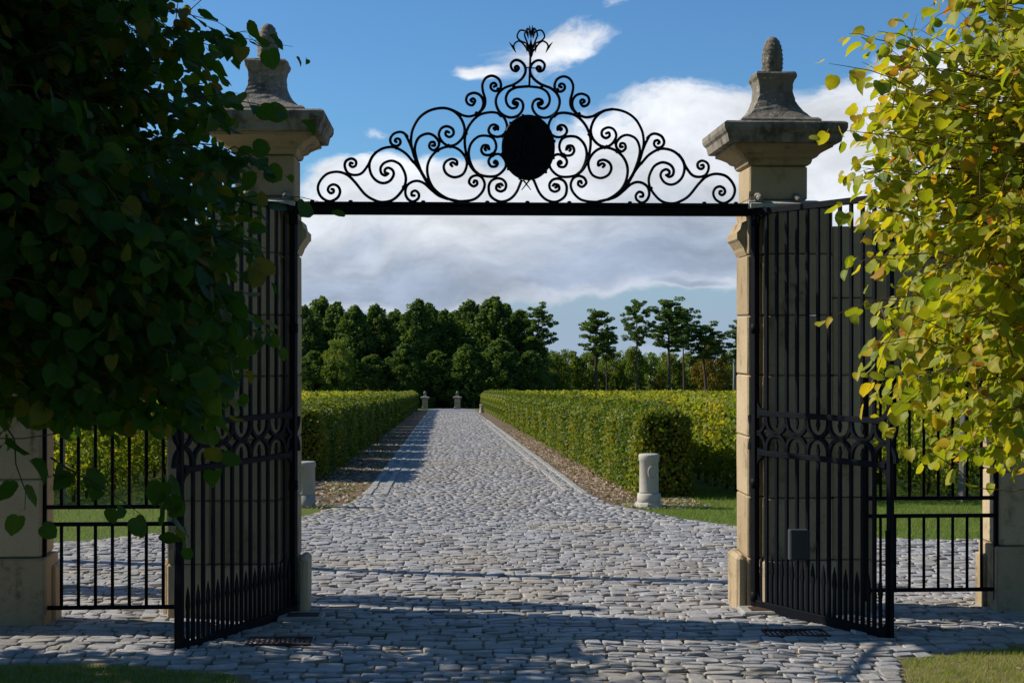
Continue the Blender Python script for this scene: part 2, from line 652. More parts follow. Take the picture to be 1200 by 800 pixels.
# drive: thing-like piece of the setting whose children are the stones
drive = sheet('drive', [0, .5, 1], np.concatenate([np.arange(29.6, 140, 4), np.arange(140, 232, 6)]), .006, M['joint'], fx=lambda y: (lb(y), rb(y)))
sheet('drive_surface', [0, .5, 1], np.concatenate([np.arange(124, 140, 4), np.arange(140, 232, 6)]), .012, M['setts'], parent=None, fx=lambda y: (lb(y), rb(y)))

# --- cobbles laid in uneven courses
stones = []      # (cx, cy, hx, hy, corner jitter, tint, height)
y = 9.3
while y < 125:
    k = 1.0 if y < 30 else (1.0 + (y - 30) / 60)
    dep = random.uniform(.10, .185) * min(k, 2.2)
    xl = float(lb(y)) if y > 18.6 else max(-7.6, float(fl(y)))
    xr = float(rb(y)) if y > 18.6 else min(8.2, float(fr(y)))
    if y < 18.6:
        xl, xr = max(xl, -.62 * y), min(xr, .55 * y)
    x = xl + random.uniform(0, .15)
    wob = random.uniform(0, 6.28)
    while x < xr - .08:
        wd = random.choice([.10, .13, .15, .17, .20, .23, .28]) * random.uniform(.9, 1.12) * min(k, 1.4)
        if x + wd > xr:
            wd = xr - x
            if wd < .08: break
        yo = .035 * sin(x * 1.3 + wob) + random.uniform(-.022, .022)
        split = wd > .2 and random.random() < .12
        t = min(max(random.gauss(.42, .25), 0), 1)
        hgt = random.uniform(.012, .026)
        if split:
            stones.append((x + wd / 2, y + dep * .27 + yo, wd / 2, dep * .25, t, hgt))
            stones.append((x + wd / 2, y + dep * .77 + yo, wd / 2, dep * .22, 1 - t, hgt * .9))
        else:
            stones.append((x + wd / 2, y + dep / 2 + yo, wd / 2, dep / 2 * random.uniform(.9, 1.0), t, hgt))
        x += wd
    y += dep
S = np.array(stones)


def cobble_verts(S, lod=0):
    n = len(S)
    K = 8
    ch = rng.uniform(.55, .93, (n, K))
    # corner points of a chipped rectangle, each corner cut differently
    bx_ = np.array([1, 1, 0, 0, -1, -1, 0, 0], float)
    cxs = np.array([1, 1, 1, -1, -1, -1, -1, 1], float)
    cys = np.array([-1, 1, 1, 1, 1, -1, -1, -1], float)
    onx = np.array([1, 1, 0, 0, 1, 1, 0, 0], bool)
    ox = np.where(onx, cxs, cxs * ch) * (1 + rng.uniform(-.10, .02, (n, K)))
    oy = np.where(onx, cys * ch, cys) * (1 + rng.uniform(-.13, .02, (n, K)))
    skx = rng.normal(0, .10, (n, 1))
    sky_ = rng.normal(0, .05, (n, 1))
    ox = ox * (1 + sky_ * oy)
    oy = oy * (1 + skx * ox)
    gap = .0045
    hx, hy, hh = S[:, 2:3] - gap, S[:, 3:4] - gap, S[:, 5:6] * (1.0, .7)[lod]
    tx = rng.normal(0, (.04, .018)[lod], (n, 1))
    ty = rng.normal(0, (.06, .025)[lod], (n, 1))
    rings = []
    LV = ((1.0, 0.0), (1.0, .62), (.955, .90), (.80, .97)) if lod == 0 else ((1.02, 0.0), (.93, .9))
    for (sc, z) in LV:
        X = ox * (hx * sc)
        Y = oy * (hy * sc)
        Z = np.where(z > 0, z * hh + X * tx + Y * ty, -.01) + (rng.normal(0, .0022, (n, K)) if z > .4 else 0)
        rings.append(np.stack([X, Y, np.broadcast_to(Z, X.shape)], -1))
    c = np.concatenate([rng.normal(0, .01, (n, 1, 2)), hh[:, :, None] * 1.0], -1)
    V = np.concatenate(rings + [c], 1)
    V[:, :, 0] += S[:, 0:1]
    V[:, :, 1] += S[:, 1:2]
    V[:, :, 2] += gz(V[:, :, 1]) + .004
    F = []
    nr = len(LV)
    for rr in range(nr - 1):
        for i in range(K):
            j = (i + 1) % K
            F += [(rr * K + i, rr * K + j, rr * K + K + j), (rr * K + i, rr * K + K + j, rr * K + K + i)]
    for i in range(K):
        F.append(((nr - 1) * K + i, (nr - 1) * K + (i + 1) % K, nr * K))
    return V, np.array(F)


near_s = S[S[:, 1] < 22]
far_s = S[S[:, 1] >= 22]
S = near_s
V, F = cobble_verts(S)
# the 300 that show largest become single stones
pxw = S[:, 2] * 2 * 1667 / S[:, 1]
pxh = S[:, 3] * 2 * 3445 / S[:, 1] ** 2
inview = (np.abs((S[:, 0] - .0468 * S[:, 1]) / S[:, 1]) < .365) & (S[:, 1] > 9.95)
score = np.where(inview, np.minimum(pxw, 60) * pxh, 0)
big = set(np.argsort(-score)[:300].tolist())
rest = np.array([i for i in range(len(S)) if i not in big])
nv = V.shape[1]
FF = (F[None] + (np.arange(len(rest)) * nv)[:, None, None]).reshape(-1, 3)
V2, F2 = cobble_verts(far_s, 1)
nv2 = V2.shape[1]
FF2 = (F2[None] + (np.arange(len(far_s)) * nv2)[:, None, None]).reshape(-1, 3) + len(rest) * nv
cob = link('cobbles', npmesh('cobbles', np.concatenate([V[rest].reshape(-1, 3), V2.reshape(-1, 3)]), np.concatenate([FF, FF2]), np.concatenate([np.repeat(S[rest, 4], nv), np.repeat(far_s[:, 4], nv2)]), True), M['cobble'], drive)
cob['kind'] = 'stuff'
print('stones', len(S), len(far_s))
for i in sorted(big):
    v = V[i].copy()
    c0 = np.array([S[i, 0], S[i, 1], g(S[i, 1])])
    o = link('cobblestone', npmesh('cobblestone', v - c0, F, np.full(nv, S[i, 4]), True), M['cobble'], drive)
    o.location = c0

# --- kerbs: long pale stones set flush along the drive
kv = []
for (x0, sgn) in ((2.72, 1), (2.44, 1), (-1.50, -1), (-1.20, -1)):
    y = 27.6 if abs(x0 - XC) > 1.9 else 28.4
    while y < 92:
        ln = random.uniform(.7, 1.3) * (1 if y < 50 else 1.8)
        w_ = random.uniform(.055, .08)
        xx = x0 + random.uniform(-.012, .012)
        kv.append((xx, y, w_, ln))
        y += ln
for (xx, y, w_, ln) in kv[:]:
    b = MB().box(-w_, w_, .012, ln - .012, -.02, .036 + random.uniform(-.006, .008), .010)
    for k_, p_ in enumerate(b.v):
        b.v[k_] = (p_[0], p_[1], p_[2] - .033 * p_[1])
    o = b.build('kerb_stone', M['kerb'], drive)
    o.location = (xx, y, g(y))

# --- grass, moss and litter
blade = np.array([(-.5, 0, 0), (.5, 0, 0), (.28, .55, .12), (-.28, .55, .12), (0, 1, .42)], float)
bladeF3 = np.array([(0, 1, 2), (0, 2, 3), (3, 2, 4)])


def grass(name, pts, h, wd, mat=None, label=None, dry=.45):
    n_ = len(pts)
    P = np.column_stack([pts, gz(pts[:, 1]) + .002])
    az = rng.uniform(0, 2 * pi, n_)
    lean = rng.uniform(.05, .7, n_)
    tip = np.column_stack([np.cos(az) * lean, np.sin(az) * lean, np.ones(n_)])
    nr = np.column_stack([np.cos(az), np.sin(az), -lean])
    Mx = frames(tip, nr)
    Mx[:, :, 0] *= wd
    sc = h * rng.uniform(.4, 1.2, n_)
    V_, F_, T_ = stamp(blade, bladeF3, P, Mx, sc, np.clip(rng.normal(dry, .25, n_), 0, 1))
    o = link(name, npmesh(name, V_, F_, T_), mat or M['grass'])
    tag(o, label, 'grass', kind='stuff')
    return o


def scatter(n_, x0, x1, y0, y1, keep):
    x_ = rng.uniform(x0, x1, n_)
    y_ = rng.uniform(y0, y1, n_)
    k_ = keep(x_, y_)
    return np.column_stack([x_, y_])[k_]


grass('grass_strip', scatter(60000, 2.9, 14, 18.5, 29, lambda x, y: (x > rb(y) + .02) & ((y < 25.5) | (x > 3.6))), .085, .07,
      label='sunlit rough grass between the cobbles and the vines on the right side of the drive')
grass('grass_strip', scatter(50000, -13, -1.9, 18.3, 33, lambda x, y: (x < lb(y) - .02) & (x < -2.6 - (y > 25.5) * 1.2)), .085, .07,
      label='sunlit rough grass between the cobbles and the vines on the left side of the drive')
grass('verge_tufts', scatter(16000, -3.0, -1.6, 27, 60, lambda x, y: (np.sin(y * .9) + np.sin(x * 4 + y * .35) + rng.normal(0, .3, len(x))) > .9), .07, .08,
      label='grass tufts growing through the shaded left verge of the drive')
grass('lawn_corner', scatter(42000, 3.2, 6, 9.3, 11.6, lambda x, y: x > fr(y) + rng.normal(0, .03, len(x))), .045, .09,
      label='dry yellowish green lawn edge in the bottom right corner before the gate', dry=.92)
grass('lawn_corner', scatter(42000, -6, -1.3, 9.3, 10.9, lambda x, y: x < fl(y) + rng.normal(0, .03, len(x))), .05, .09,
      label='dark shaded lawn edge in the bottom left corner before the gate')
tuft = scatter(26000, -5, 6, 9.4, 16.5, lambda x, y: (np.sin(x * 2.1 + 1) + np.sin(y * 3.3 + x) + rng.normal(0, .9, len(x))) > 1.7)
grass('joint_moss', tuft, .032, .16, label='small tufts of grass and moss in the joints of the cobbles by the gate')

quad = np.array([(0, -.5, 0), (.42, 0, .06), (0, .6, 0), (-.42, 0, .06)], float)
quadF = np.array([(0, 1, 2), (0, 2, 3)])


def litter(name, pts, size, label, mat=None):
    n_ = len(pts)
    P = np.column_stack([pts, gz(pts[:, 1]) + .018])
    tip = rng.normal(0, 1, (n_, 3)) * (1, 1, .25)
    nr = np.column_stack([rng.normal(0, .45, (n_, 2)), np.ones(n_)])
    V_, F_, T_ = stamp(quad, quadF, P, frames(tip, nr), size * rng.uniform(.6, 1.3, n_), rng.uniform(0, 1, n_))
    o = link(name, npmesh(name, V_, F_, T_), mat or M['litter'])
    tag(o, label, 'fallen leaves', kind='stuff')


litter('fallen_leaves', scatter(34000, 2.8, 4.6, 24.2, 70, lambda x, y: (x > rb(y) + rng.exponential(.12, len(x)))), .058, 'brown fallen leaves on the strip under the right hedge')
litter('fallen_leaves', scatter(14000, -4.2, -1.6, 24.6, 70, lambda x, y: x < lb(y) - rng.exponential(.2, len(x))), .075, 'brown fallen leaves on the shaded strip under the left hedge')
litter('loose_leaves', scatter(330, -3.6, 5.6, 9.6, 22, lambda x, y: x == x), .05, 'a few loose autumn leaves scattered over the cobbles in front of and behind the gate', M['litter'])


# ------------------------------------------------------------------ gate pillars
def block(x0, x1, y0, y1, z0, z1, parent, mat, name='stone_block', c=.012):
    b = MB()
    nz = 4
    b.box(x0, x1, y0, y1, z0 + .0035, z1 - .0035, c)
    b.v = [(p[0] + random.uniform(-.003, .003), p[1] + random.uniform(-.003, .003), p[2]) for p in b.v]
    return b.build(name, mat, parent)


def pillar(side, label):
    """side +1 right, -1 left; local x runs outward from the drive"""
    x_in = XC + side * 2.074
    r = empty('gate_pillar', (x_in, 13.2, 0))
    tag(r, label, 'gate pillar', 'the two stone pillars of the main gate')

    def X(a, b):          # local outward interval to local coordinates
        return (min(a * side, b * side), max(a * side, b * side))
    def Yl(a, b): return (a - 13.2, b - 13.2)
    zs = [-.25, .50, 1.07, 1.62, 2.19, 2.74, 3.30, 3.72]
    for i in range(len(zs) - 1):
        # body, then the pilaster standing proud of its face
        block(*X(0, .62), *Yl(13.03, 13.54), zs[i], zs[i + 1], r, M['lime'])
        pr = .03 if i == 0 else 0
        block(*X(.135 - pr, .75 + pr), *Yl(12.86 - pr, 13.026), zs[i], zs[i + 1], r, M['lime'])
    zs2 = [-.25, .50, 1.07, 1.62, 2.19, 2.9, 3.56]
    for i in range(len(zs2) - 1):
        block(*X(.753, 1.14), *Yl(12.89, 13.46), zs2[i], zs2[i + 1], r, M['lime'])
    # console moulding on the inner face
    b = MB()
    prof = [(.0, 3.30), (.02, 3.34), (.03, 3.37), (.07, 3.43), (.09, 3.45), (.09, 3.51), (.06, 3.54), (.045, 3.60), (.0, 3.62)]
    ring = lambda y: [(-side * a_, y, z_) for a_, z_ in prof]
    b.loft([ring(-.13), ring(.33)])
    b.build('console_moulding', M['lime'], r)
    # sloping weathering with scrolls
    b = MB()
    x0, x1 = X(.0, .75)
    b.loft([[(x0, -.34, 3.724), (x1, -.34, 3.724), (x1, .34, 3.724), (x0, .34, 3.724)],
            [(x0, -.34, 3.76), (x1, -.34, 3.76), (x1, .34, 3.76), (x0, .34, 3.76)],
            [(x0 + .0, -.21, 3.80), (x1 - .12, -.21, 3.80), (x1 - .12, .34, 3.80), (x0 + .0, .34, 3.80)]])
    b.build('weathering_course', M['lime_pale'], r)
    for k_ in (.02, .38):
        b = MB().tube([(side * (k_ + .06), -.37, 3.80), (side * (k_ + .06), -.22, 3.83)], [.025, .040], 9)
        b.build('scroll_knob', M['bell'], r)
    dU = .075 if side < 0 else 0.0
    # upper shaft
    ux0, ux1 = X(.012, .552)
    for (a, b_) in ((3.803, (4.12 + dU)),):
        block(ux0, ux1, -.20, .30, a, b_, r, M['lime'])
    cx = (ux0 + ux1) / 2
    cy = .05
    b = MB()
    b.rectprof(cx, cy, [(.272, (4.122 + dU)), (.29, (4.135 + dU)), (.30, (4.16 + dU)), (.30, (4.175 + dU)), (.335, (4.19 + dU)), (.36, (4.22 + dU)), (.41, (4.25 + dU)), (.455, (4.27 + dU)), (.455, (4.30 + dU))])
    b.build('cornice_moulding', M['lime'], r)
    b = MB()
    b.rectprof(cx, cy, [(.50, (4.302 + dU)), (.515, (4.31 + dU)), (.53, (4.38 + dU)), (.55, (4.40 + dU)), (.562, (4.43 + dU)), (.562, (4.475 + dU)), (.54, (4.492 + dU))])
    b.build('cap_slab', M['cap'], r)
    b = MB()
    b.rectprof(cx, cy, [(.365, (4.488 + dU)), (.37, (4.50 + dU)), (.37, (4.535 + dU)), (.345, (4.555 + dU))])
    b.build('cap_step', M['cap'], r)
    # concave neck
    b = MB()
    prof = []
    for i in range(13):
        t = i / 12
        prof.append((.165 + (.33 - .165) * (1 - t) ** 2.3, (4.553 + dU) + t * .30))
    prof += [(.168, (4.89 + dU)), (.178, (4.93 + dU)), (.195, (4.955 + dU)), (.20, (4.985 + dU)), (.185, (5.005 + dU)), (.12, (5.012 + dU))]
    rings = []
    for h, z in prof:
        q = []
        e = .14
        for sx, sy in ((-1, -1), (1, -1), (1, 1), (-1, 1)):
            q.append((cx + sx * h, cy + sy * h, z))
        # subdivide the sides and nibble the edges
        rr = []
        for i in range(4):
            for j in range(4):
                t = j / 4
                p0, p1 = q[i], q[(i + 1) % 4]
                k2 = 1 - (.05 if j == 0 else 0)
                x_ = p0[0] * (1 - t) + p1[0] * t
                y_ = p0[1] * (1 - t) + p1[1] * t
                rr.append((cx + (x_ - cx) * k2 + random.uniform(-.005, .005), cy + (y_ - cy) * k2 + random.uniform(-.005, .005), z + random.uniform(-.003, .003)))
        rings.append(rr)
    b.loft(rings)
    b.build('concave_neck', M['bell'], r)
    # pine-cone finial with scales
    b = MB()
    pr = [(.06, (5.00 + dU)), (.088, (5.012 + dU)), (.095, (5.03 + dU)), (.100, (5.06 + dU)), (.102, (5.11 + dU)), (.098, (5.17 + dU)), (.088, (5.22 + dU)), (.068, (5.265 + dU)), (.042, (5.292 + dU)), (.012, (5.302 + dU))]
    rings = []
    for k_ in range(27):
        z = (5.0 + dU) + .302 * k_ / 26
        rr_ = float(np.interp(z, [q_[1] for q_ in pr], [q_[0] for q_ in pr]))
        ph = (k_ // 3) % 2 * pi / 9
        lip = (0, .05, .10)[k_ % 3]
        rings.append([(cx + rr_ * (1 - .07 + lip * abs(cos(4.5 * a_ + ph)) + random.uniform(-.015, .015)) * cos(a_), cy + rr_ * (1 - .07 + lip * abs(cos(4.5 * a_ + ph))) * sin(a_), z) for a_ in [2 * pi * i / 36 for i in range(36)]])
    # stretch to the full height of the cone
    rings = [[(x_, y_, (5.0 + dU) + (z_ - 5.0 - dU) * 1.20) for x_, y_, z_ in rg_] for rg_ in rings]
    b.loft(rings, True, True)
    b.build('pine_cone_finial', M['bell'], r)
    # guard stones
    for (a0, a1, y0, y1, zt) in ((-.10, -.002, 13.04, 13.50, .52), (1.142, 1.21, 13.08, 13.42, .50)):
        b = MB()
        x0, x1 = X(a0, a1)
        b.box(x0, x1, y0 - 13.2, y1 - 13.2, -.2, zt, .03)
        b.v = [(p[0] + random.uniform(-.006, .006), p[1] + random.uniform(-.01, .01), p[2] + random.uniform(-.006, .006)) for p in b.v]
        b.build('guard_stone', M['lime'], r)
    return r


pillar(-1, 'tall limestone gate pillar with pine cone finial, half hidden behind the dark leaves')
pillar(1, 'tall limestone gate pillar with sunlit inner face and pine cone finial, left of the yellow green tree')


def side_pier(side, Yf, px, label):
    X0 = W(px, 600, Yf).x
    r = empty('side_pier', (X0, Yf, 0))
    tag(r, label, 'stone pier', 'the two outer stone piers of the side gates')
    s = side
    zs = [-.3, .62, 1.30, 1.95, 2.6, 3.2]
    for i in range(5):
        w0 = .04 if i == 0 else 0
        a, b = sorted((s * (0 - w0), s * (.85 + w0)))
        block(a, b, -w0, .44, zs[i], zs[i + 1], r, M['lime'])
    b = MB()
    b.rectprof(s * .425, .22, [(.44, 3.203), (.48, 3.24), (.52, 3.30), (.52, 3.38), (.40, 3.46), (.2, 3.5)])
    b.build('pier_cap', M['cap'], r)
    a, b2 = sorted((-s * .002, -s * .07))
    block(a, b2, .22, .44, -.25, .52, r, M['lime'], 'guard_stone', .02)
    return r


side_pier(-1, 12.55, 47, 'shaded stone pier at the left edge, below the dark leaves')
side_pier(1, 12.85, 1172, 'stone pier at the right edge, below the yellow green leaves')


def wing(side, label):
    """wall over the side opening"""
    xa = XC + side * (2.074 + 1.144)
    xb = XC + side * 5.3
    r = empty('lintel_wall', ((xa + xb) / 2, 13.2, 2.28))
    tag(r, label, 'wall', 'the two walls bridging the side gates')
    h = abs(xb - xa) / 2
    n_ = 3
    for (z0, z1, yo, k_) in ((2.26, 2.50, .03, 3), (2.50, 2.72, .0, 2), (2.72, 3.28, -.02, 3), (3.28, 3.56, .0, 2)):
        w_ = 2 * h / k_
        for i in range(k_):
            block(-h + i * w_ + .002, -h + (i + 1) * w_ - .002, -.22 - yo, .25 + yo, z0 - 2.28, z1 - 2.28, r, M['lime'])
    return r


wing(-1, 'stone wall bridging the left side gate, hidden by dark leaves')
wing(1, 'stone wall bridging the right side gate behind the open gate leaf')

# garden walls running on beyond the piers
for s, nm in ((-1, 'long low stone wall running left from the left pier'), (1, 'long low stone wall running right from the right pier')):
    r = empty('garden_wall', (XC + s * 10.5, 13.2, 0))
    tag(r, nm, 'wall')
    z = -.3
    for row in range(6):
        k_ = 6
        x = -4.0
        while x < 4.0:
            w_ = random.uniform(.7, 1.2)
            w_ = min(w_, 4.0 - x)
            if w_ > .1:
                block(x, x + w_ - .004, -.2, .2, z, z + .42, r, M['lime'])
            x += w_
        z += .42
    MB().box(-4.05, 4.05, -.27, .27, z + .003, z + .10, .02).build('coping', M['cap'], r)


# ------------------------------------------------------------------ iron gate leaves
def gate_leaf(label, hx, L, ax, ay, z_top, z_bot):
    """hinge at hx; (ax, ay) unit direction of the open leaf"""
    ang = math.atan2(ay, ax)
    r = empty('gate_leaf', (hx, 12.97, 0), ang)
    tag(r, label, 'iron gate', 'the two open leaves of the main iron gate')
    T = .017
    H0, H1 = z_bot, z_top
    zu0, zl0 = 1.845, 1.482           # the two middle rails at the hinge
    iron = M['iron']
    def bx(name, u0, u1, z0, z1, t=T, c=.003):
        o = MB().box(u0, u1, -t, t, z0, z1, c).build(name, iron, r)
        return o
    # frame
    bx('hinge_stile', -.028, .028, H0 - .03, H1 + .02, .028)
    bx('closing_stile', L - .045, L, H0, H1, .024)
    bx('top_rail', .028, L - .045, H1 - .055, H1, .022)
    bx('bottom_rail', .028, L - .045, H0, H0 + .075, .024)
    bx('middle_rail', .06, L - .06, zu0 - .024, zu0 + .024, .024)
    bx('middle_rail', .06, L - .06, zl0 - .024, zl0 + .024, .024)
    u_a, u_b = .16, L - .20
    dd = (u_b - u_a) / 10
    for i in range(11):
        u = u_a + i * dd
        full = i % 2 == 0
        bx('bar', u - .018, u + .018, zu0 + .024, H1 - .055, .012)
        bx('bar', u - .018, u + .018, H0 + .075, zl0 - .024, .012)
        if not full:
            for zb, s in ((zu0 - .024, -1), (zl0 + .024, 1)):
                b = MB()
                b.loft([[(u + x_ * w_, y_ * .010, zb + s * z_) for x_, y_ in ((-1, -1), (1, -1), (1, 1), (-1, 1))] for w_, z_ in ((.010, 0), (.012, .02), (.020, .04), (.013, .065), (.002, .10))])
                b.build('arrow_tip', iron, r)
    # spikes of the dog bars
    for i in range(12):
        u = u_a + (i - .5) * dd
        b = MB()
        hgt = .44
        b.loft([[(u + x_ * w_, y_ * min(w_, .010), H0 + .075 + z_) for x_, y_ in ((-1, -1), (1, -1), (1, 1), (-1, 1))] for w_, z_ in ((.013, 0), (.013, hgt * .55), (.022, hgt * .66), (.014, hgt * .82), (.002, hgt))])
        b.build('spike', iron, r)
    # interlaced ovals between the middle rails
    zm = (zu0 + zl0) / 2
    hh = (zu0 - zl0) / 2 - .024
    def arc(u0, rad, s, half=None):
        pts = []
        n_ = 14
        for k_ in range(n_ + 1):
            a = pi * k_ / n_
            if half == 'r' and a > pi / 2 + .01: continue
            if half == 'l' and a < pi / 2 - .01: continue
            pts.append((u0 + rad * cos(a), 0, zm + s * (hh - (hh - .006) * sin(a) ** .8)))
        rings = []
        b = MB()
        for k_, p in enumerate(pts):
            q = Vector(pts[min(k_ + 1, len(pts) - 1)]) - Vector(pts[max(k_ - 1, 0)])
            q.normalize()
            nn = Vector((-q.z, 0, q.x)) * .0155
            P_ = Vector(p)
            yv = Vector((0, .016, 0))
            rings.append([P_ - nn - yv, P_ + nn - yv, P_ + nn + yv, P_ - nn + yv])
        b.loft(rings)
        return b.build('oval_arch', iron, r)
    for i in range(5):
        for s in (1, -1):
            arc(u_a + dd * (2 * i + 1), dd * .97, s)
    for s in (1, -1):
        arc(u_a - dd * .9, dd * .8, s, None)
        arc(u_b + dd * .95, dd * .85, s, None)
    # curved gusset plates where the rails meet the stiles
    for (u0, s) in ((.028, 1), (L - .045, -1)):
        for zc, up in ((zu0, 1), (zl0, -1)):
            o2 = []
            for k_ in range(9):
                t = k_ / 8
                o2.append((u0 + s * .13 * (1 - t) ** 2.2, zc + up * (.024 + .16 * t ** 1.6)))
            poly = [(u0, zc - up * .05), (u0 + s * .13, zc - up * .024)] + o2
            b = MB()
            n_ = len(poly)
            b.loft([[(p[0], -.012, p[1]) for p in poly], [(p[0], .012, p[1]) for p in poly]])
            b.build('gusset_plate', iron, r)
    for zc, up in ((H0 + .075, 1), (H1 - .055, -1)):
        for (u0, s) in ((.028, 1), (L - .045, -1)):
            poly = [(u0, zc), (u0 + s * .12, zc)] + [(u0 + s * .12 * (1 - t) ** 2.2, zc + up * .15 * t ** 1.6) for t in [k_ / 6 for k_ in range(1, 7)]]
            b = MB()
            b.loft([[(p[0], -.011, p[1]) for p in poly], [(p[0], .011, p[1]) for p in poly]])
            b.build('gusset_plate', iron, r)
    # hinge collars, drop bolt and pull ring
    for z in (1.20, 2.62, .16, 3.60):
        MB().lathe(0, 0, [(.03, z - .045), (.042, z - .04), (.042, z + .04), (.03, z + .045)], 12).build('hinge_collar', iron, r)
    MB().tube([(L - .022, -.04, H0 - .10), (L - .022, -.04, H0 + .9)], .013, 8).build('drop_bolt', iron, r)
    b = MB()
    b.tube([(L - .10 + .055 * cos(a), -.03, 3.27 + .06 * sin(a)) for a in [2 * pi * k_ / 20 for k_ in range(21)]], .013, 6)
    b.build('pull_ring', iron, r)
    return r


hR = W(885, 600, 12.97).x
hL = W(344, 600, 12.97).x


def leaf_dir(hx, px, L):
    """opening angle at which the free end lands on the seen line"""
    best = None
    for k_ in range(0, 900):
        a = radians(180 + k_ * .2)
        x_, y_ = hx + L * cos(a), 12.97 + L * sin(a)
        u = (x_ * cos(YAW) - y_ * sin(YAW)) / (x_ * sin(YAW) + y_ * cos(YAW))
        e = abs(600 + 1667 * u - px)
        if sin(a) < -.6 and (best is None or e < best[0]):
            best = (e, cos(a), sin(a))
    return best[1:]


aR = leaf_dir(hR, 1046, 1.70)
aL = leaf_dir(hL, 209, 1.81)
gate_leaf('open black iron gate leaf hinged on the right pillar, partly behind yellow green leaves', hR, 1.70, aR[0], aR[1], 3.715, .055)
gate_leaf('open black iron gate leaf hinged on the left pillar, its top under dark leaves', hL, 1.81, aL[0], aL[1], 3.73, .035)


def side_gate(Yg, x0, x1, nb, zt, zr1, zr2, zb, label):
    r = empty('side_gate', ((x0 + x1) / 2, Yg, 0))
    tag(r, label, 'iron gate', 'the two small side gates')
    h = (x1 - x0) / 2
    iron = M['iron']
    for z in (zt, zr1, zr2, zb):
        MB().box(-h, h, -.014, .014, z - .018, z + .018, .003).build('rail', iron, r)
    for s in (-1, 1):
        MB().box(s * h - .020, s * h + .020, -.018, .018, zb - .10, zt + .03, .004).build('stile', iron, r)
    for i in range(nb):
        x = -h + (i + 1) * 2 * h / (nb + 1)
        MB().tube([(x, 0, zr1 + .012), (x, 0, zt - .012)], .0150, 6).build('bar', iron, r)
        MB().tube([(x, 0, zb + .012), (x, 0, zr2 - .012)], .0150, 6).build('bar', iron, r)
    return r


side_gate(12.64, W(52, 600, 12.64).x, W(211, 600, 12.64).x, 7, 2.23, 1.050, .899, .168, 'small black iron side gate between the left pier and the left gate leaf')
side_gate(12.90, W(1015, 600, 12.90).x, W(1167, 600, 12.90).x, 8, 2.25, 1.060, .898, .217, 'small black iron side gate between the right gate leaf and the right pier')


# ------------------------------------------------------------------ overthrow with scrolls
def A(p): return (365 + p[0] / 8, 140 + p[1] / 8)
def B(p): return (475 + p[0] / 6.667, 120 + p[1] / 6.667)
def C(p): return (535 + p[0] / 8, 60 + p[1] / 8)
def E(p): return (575 + p[0] / 6.667, 125 + p[1] / 6.667)


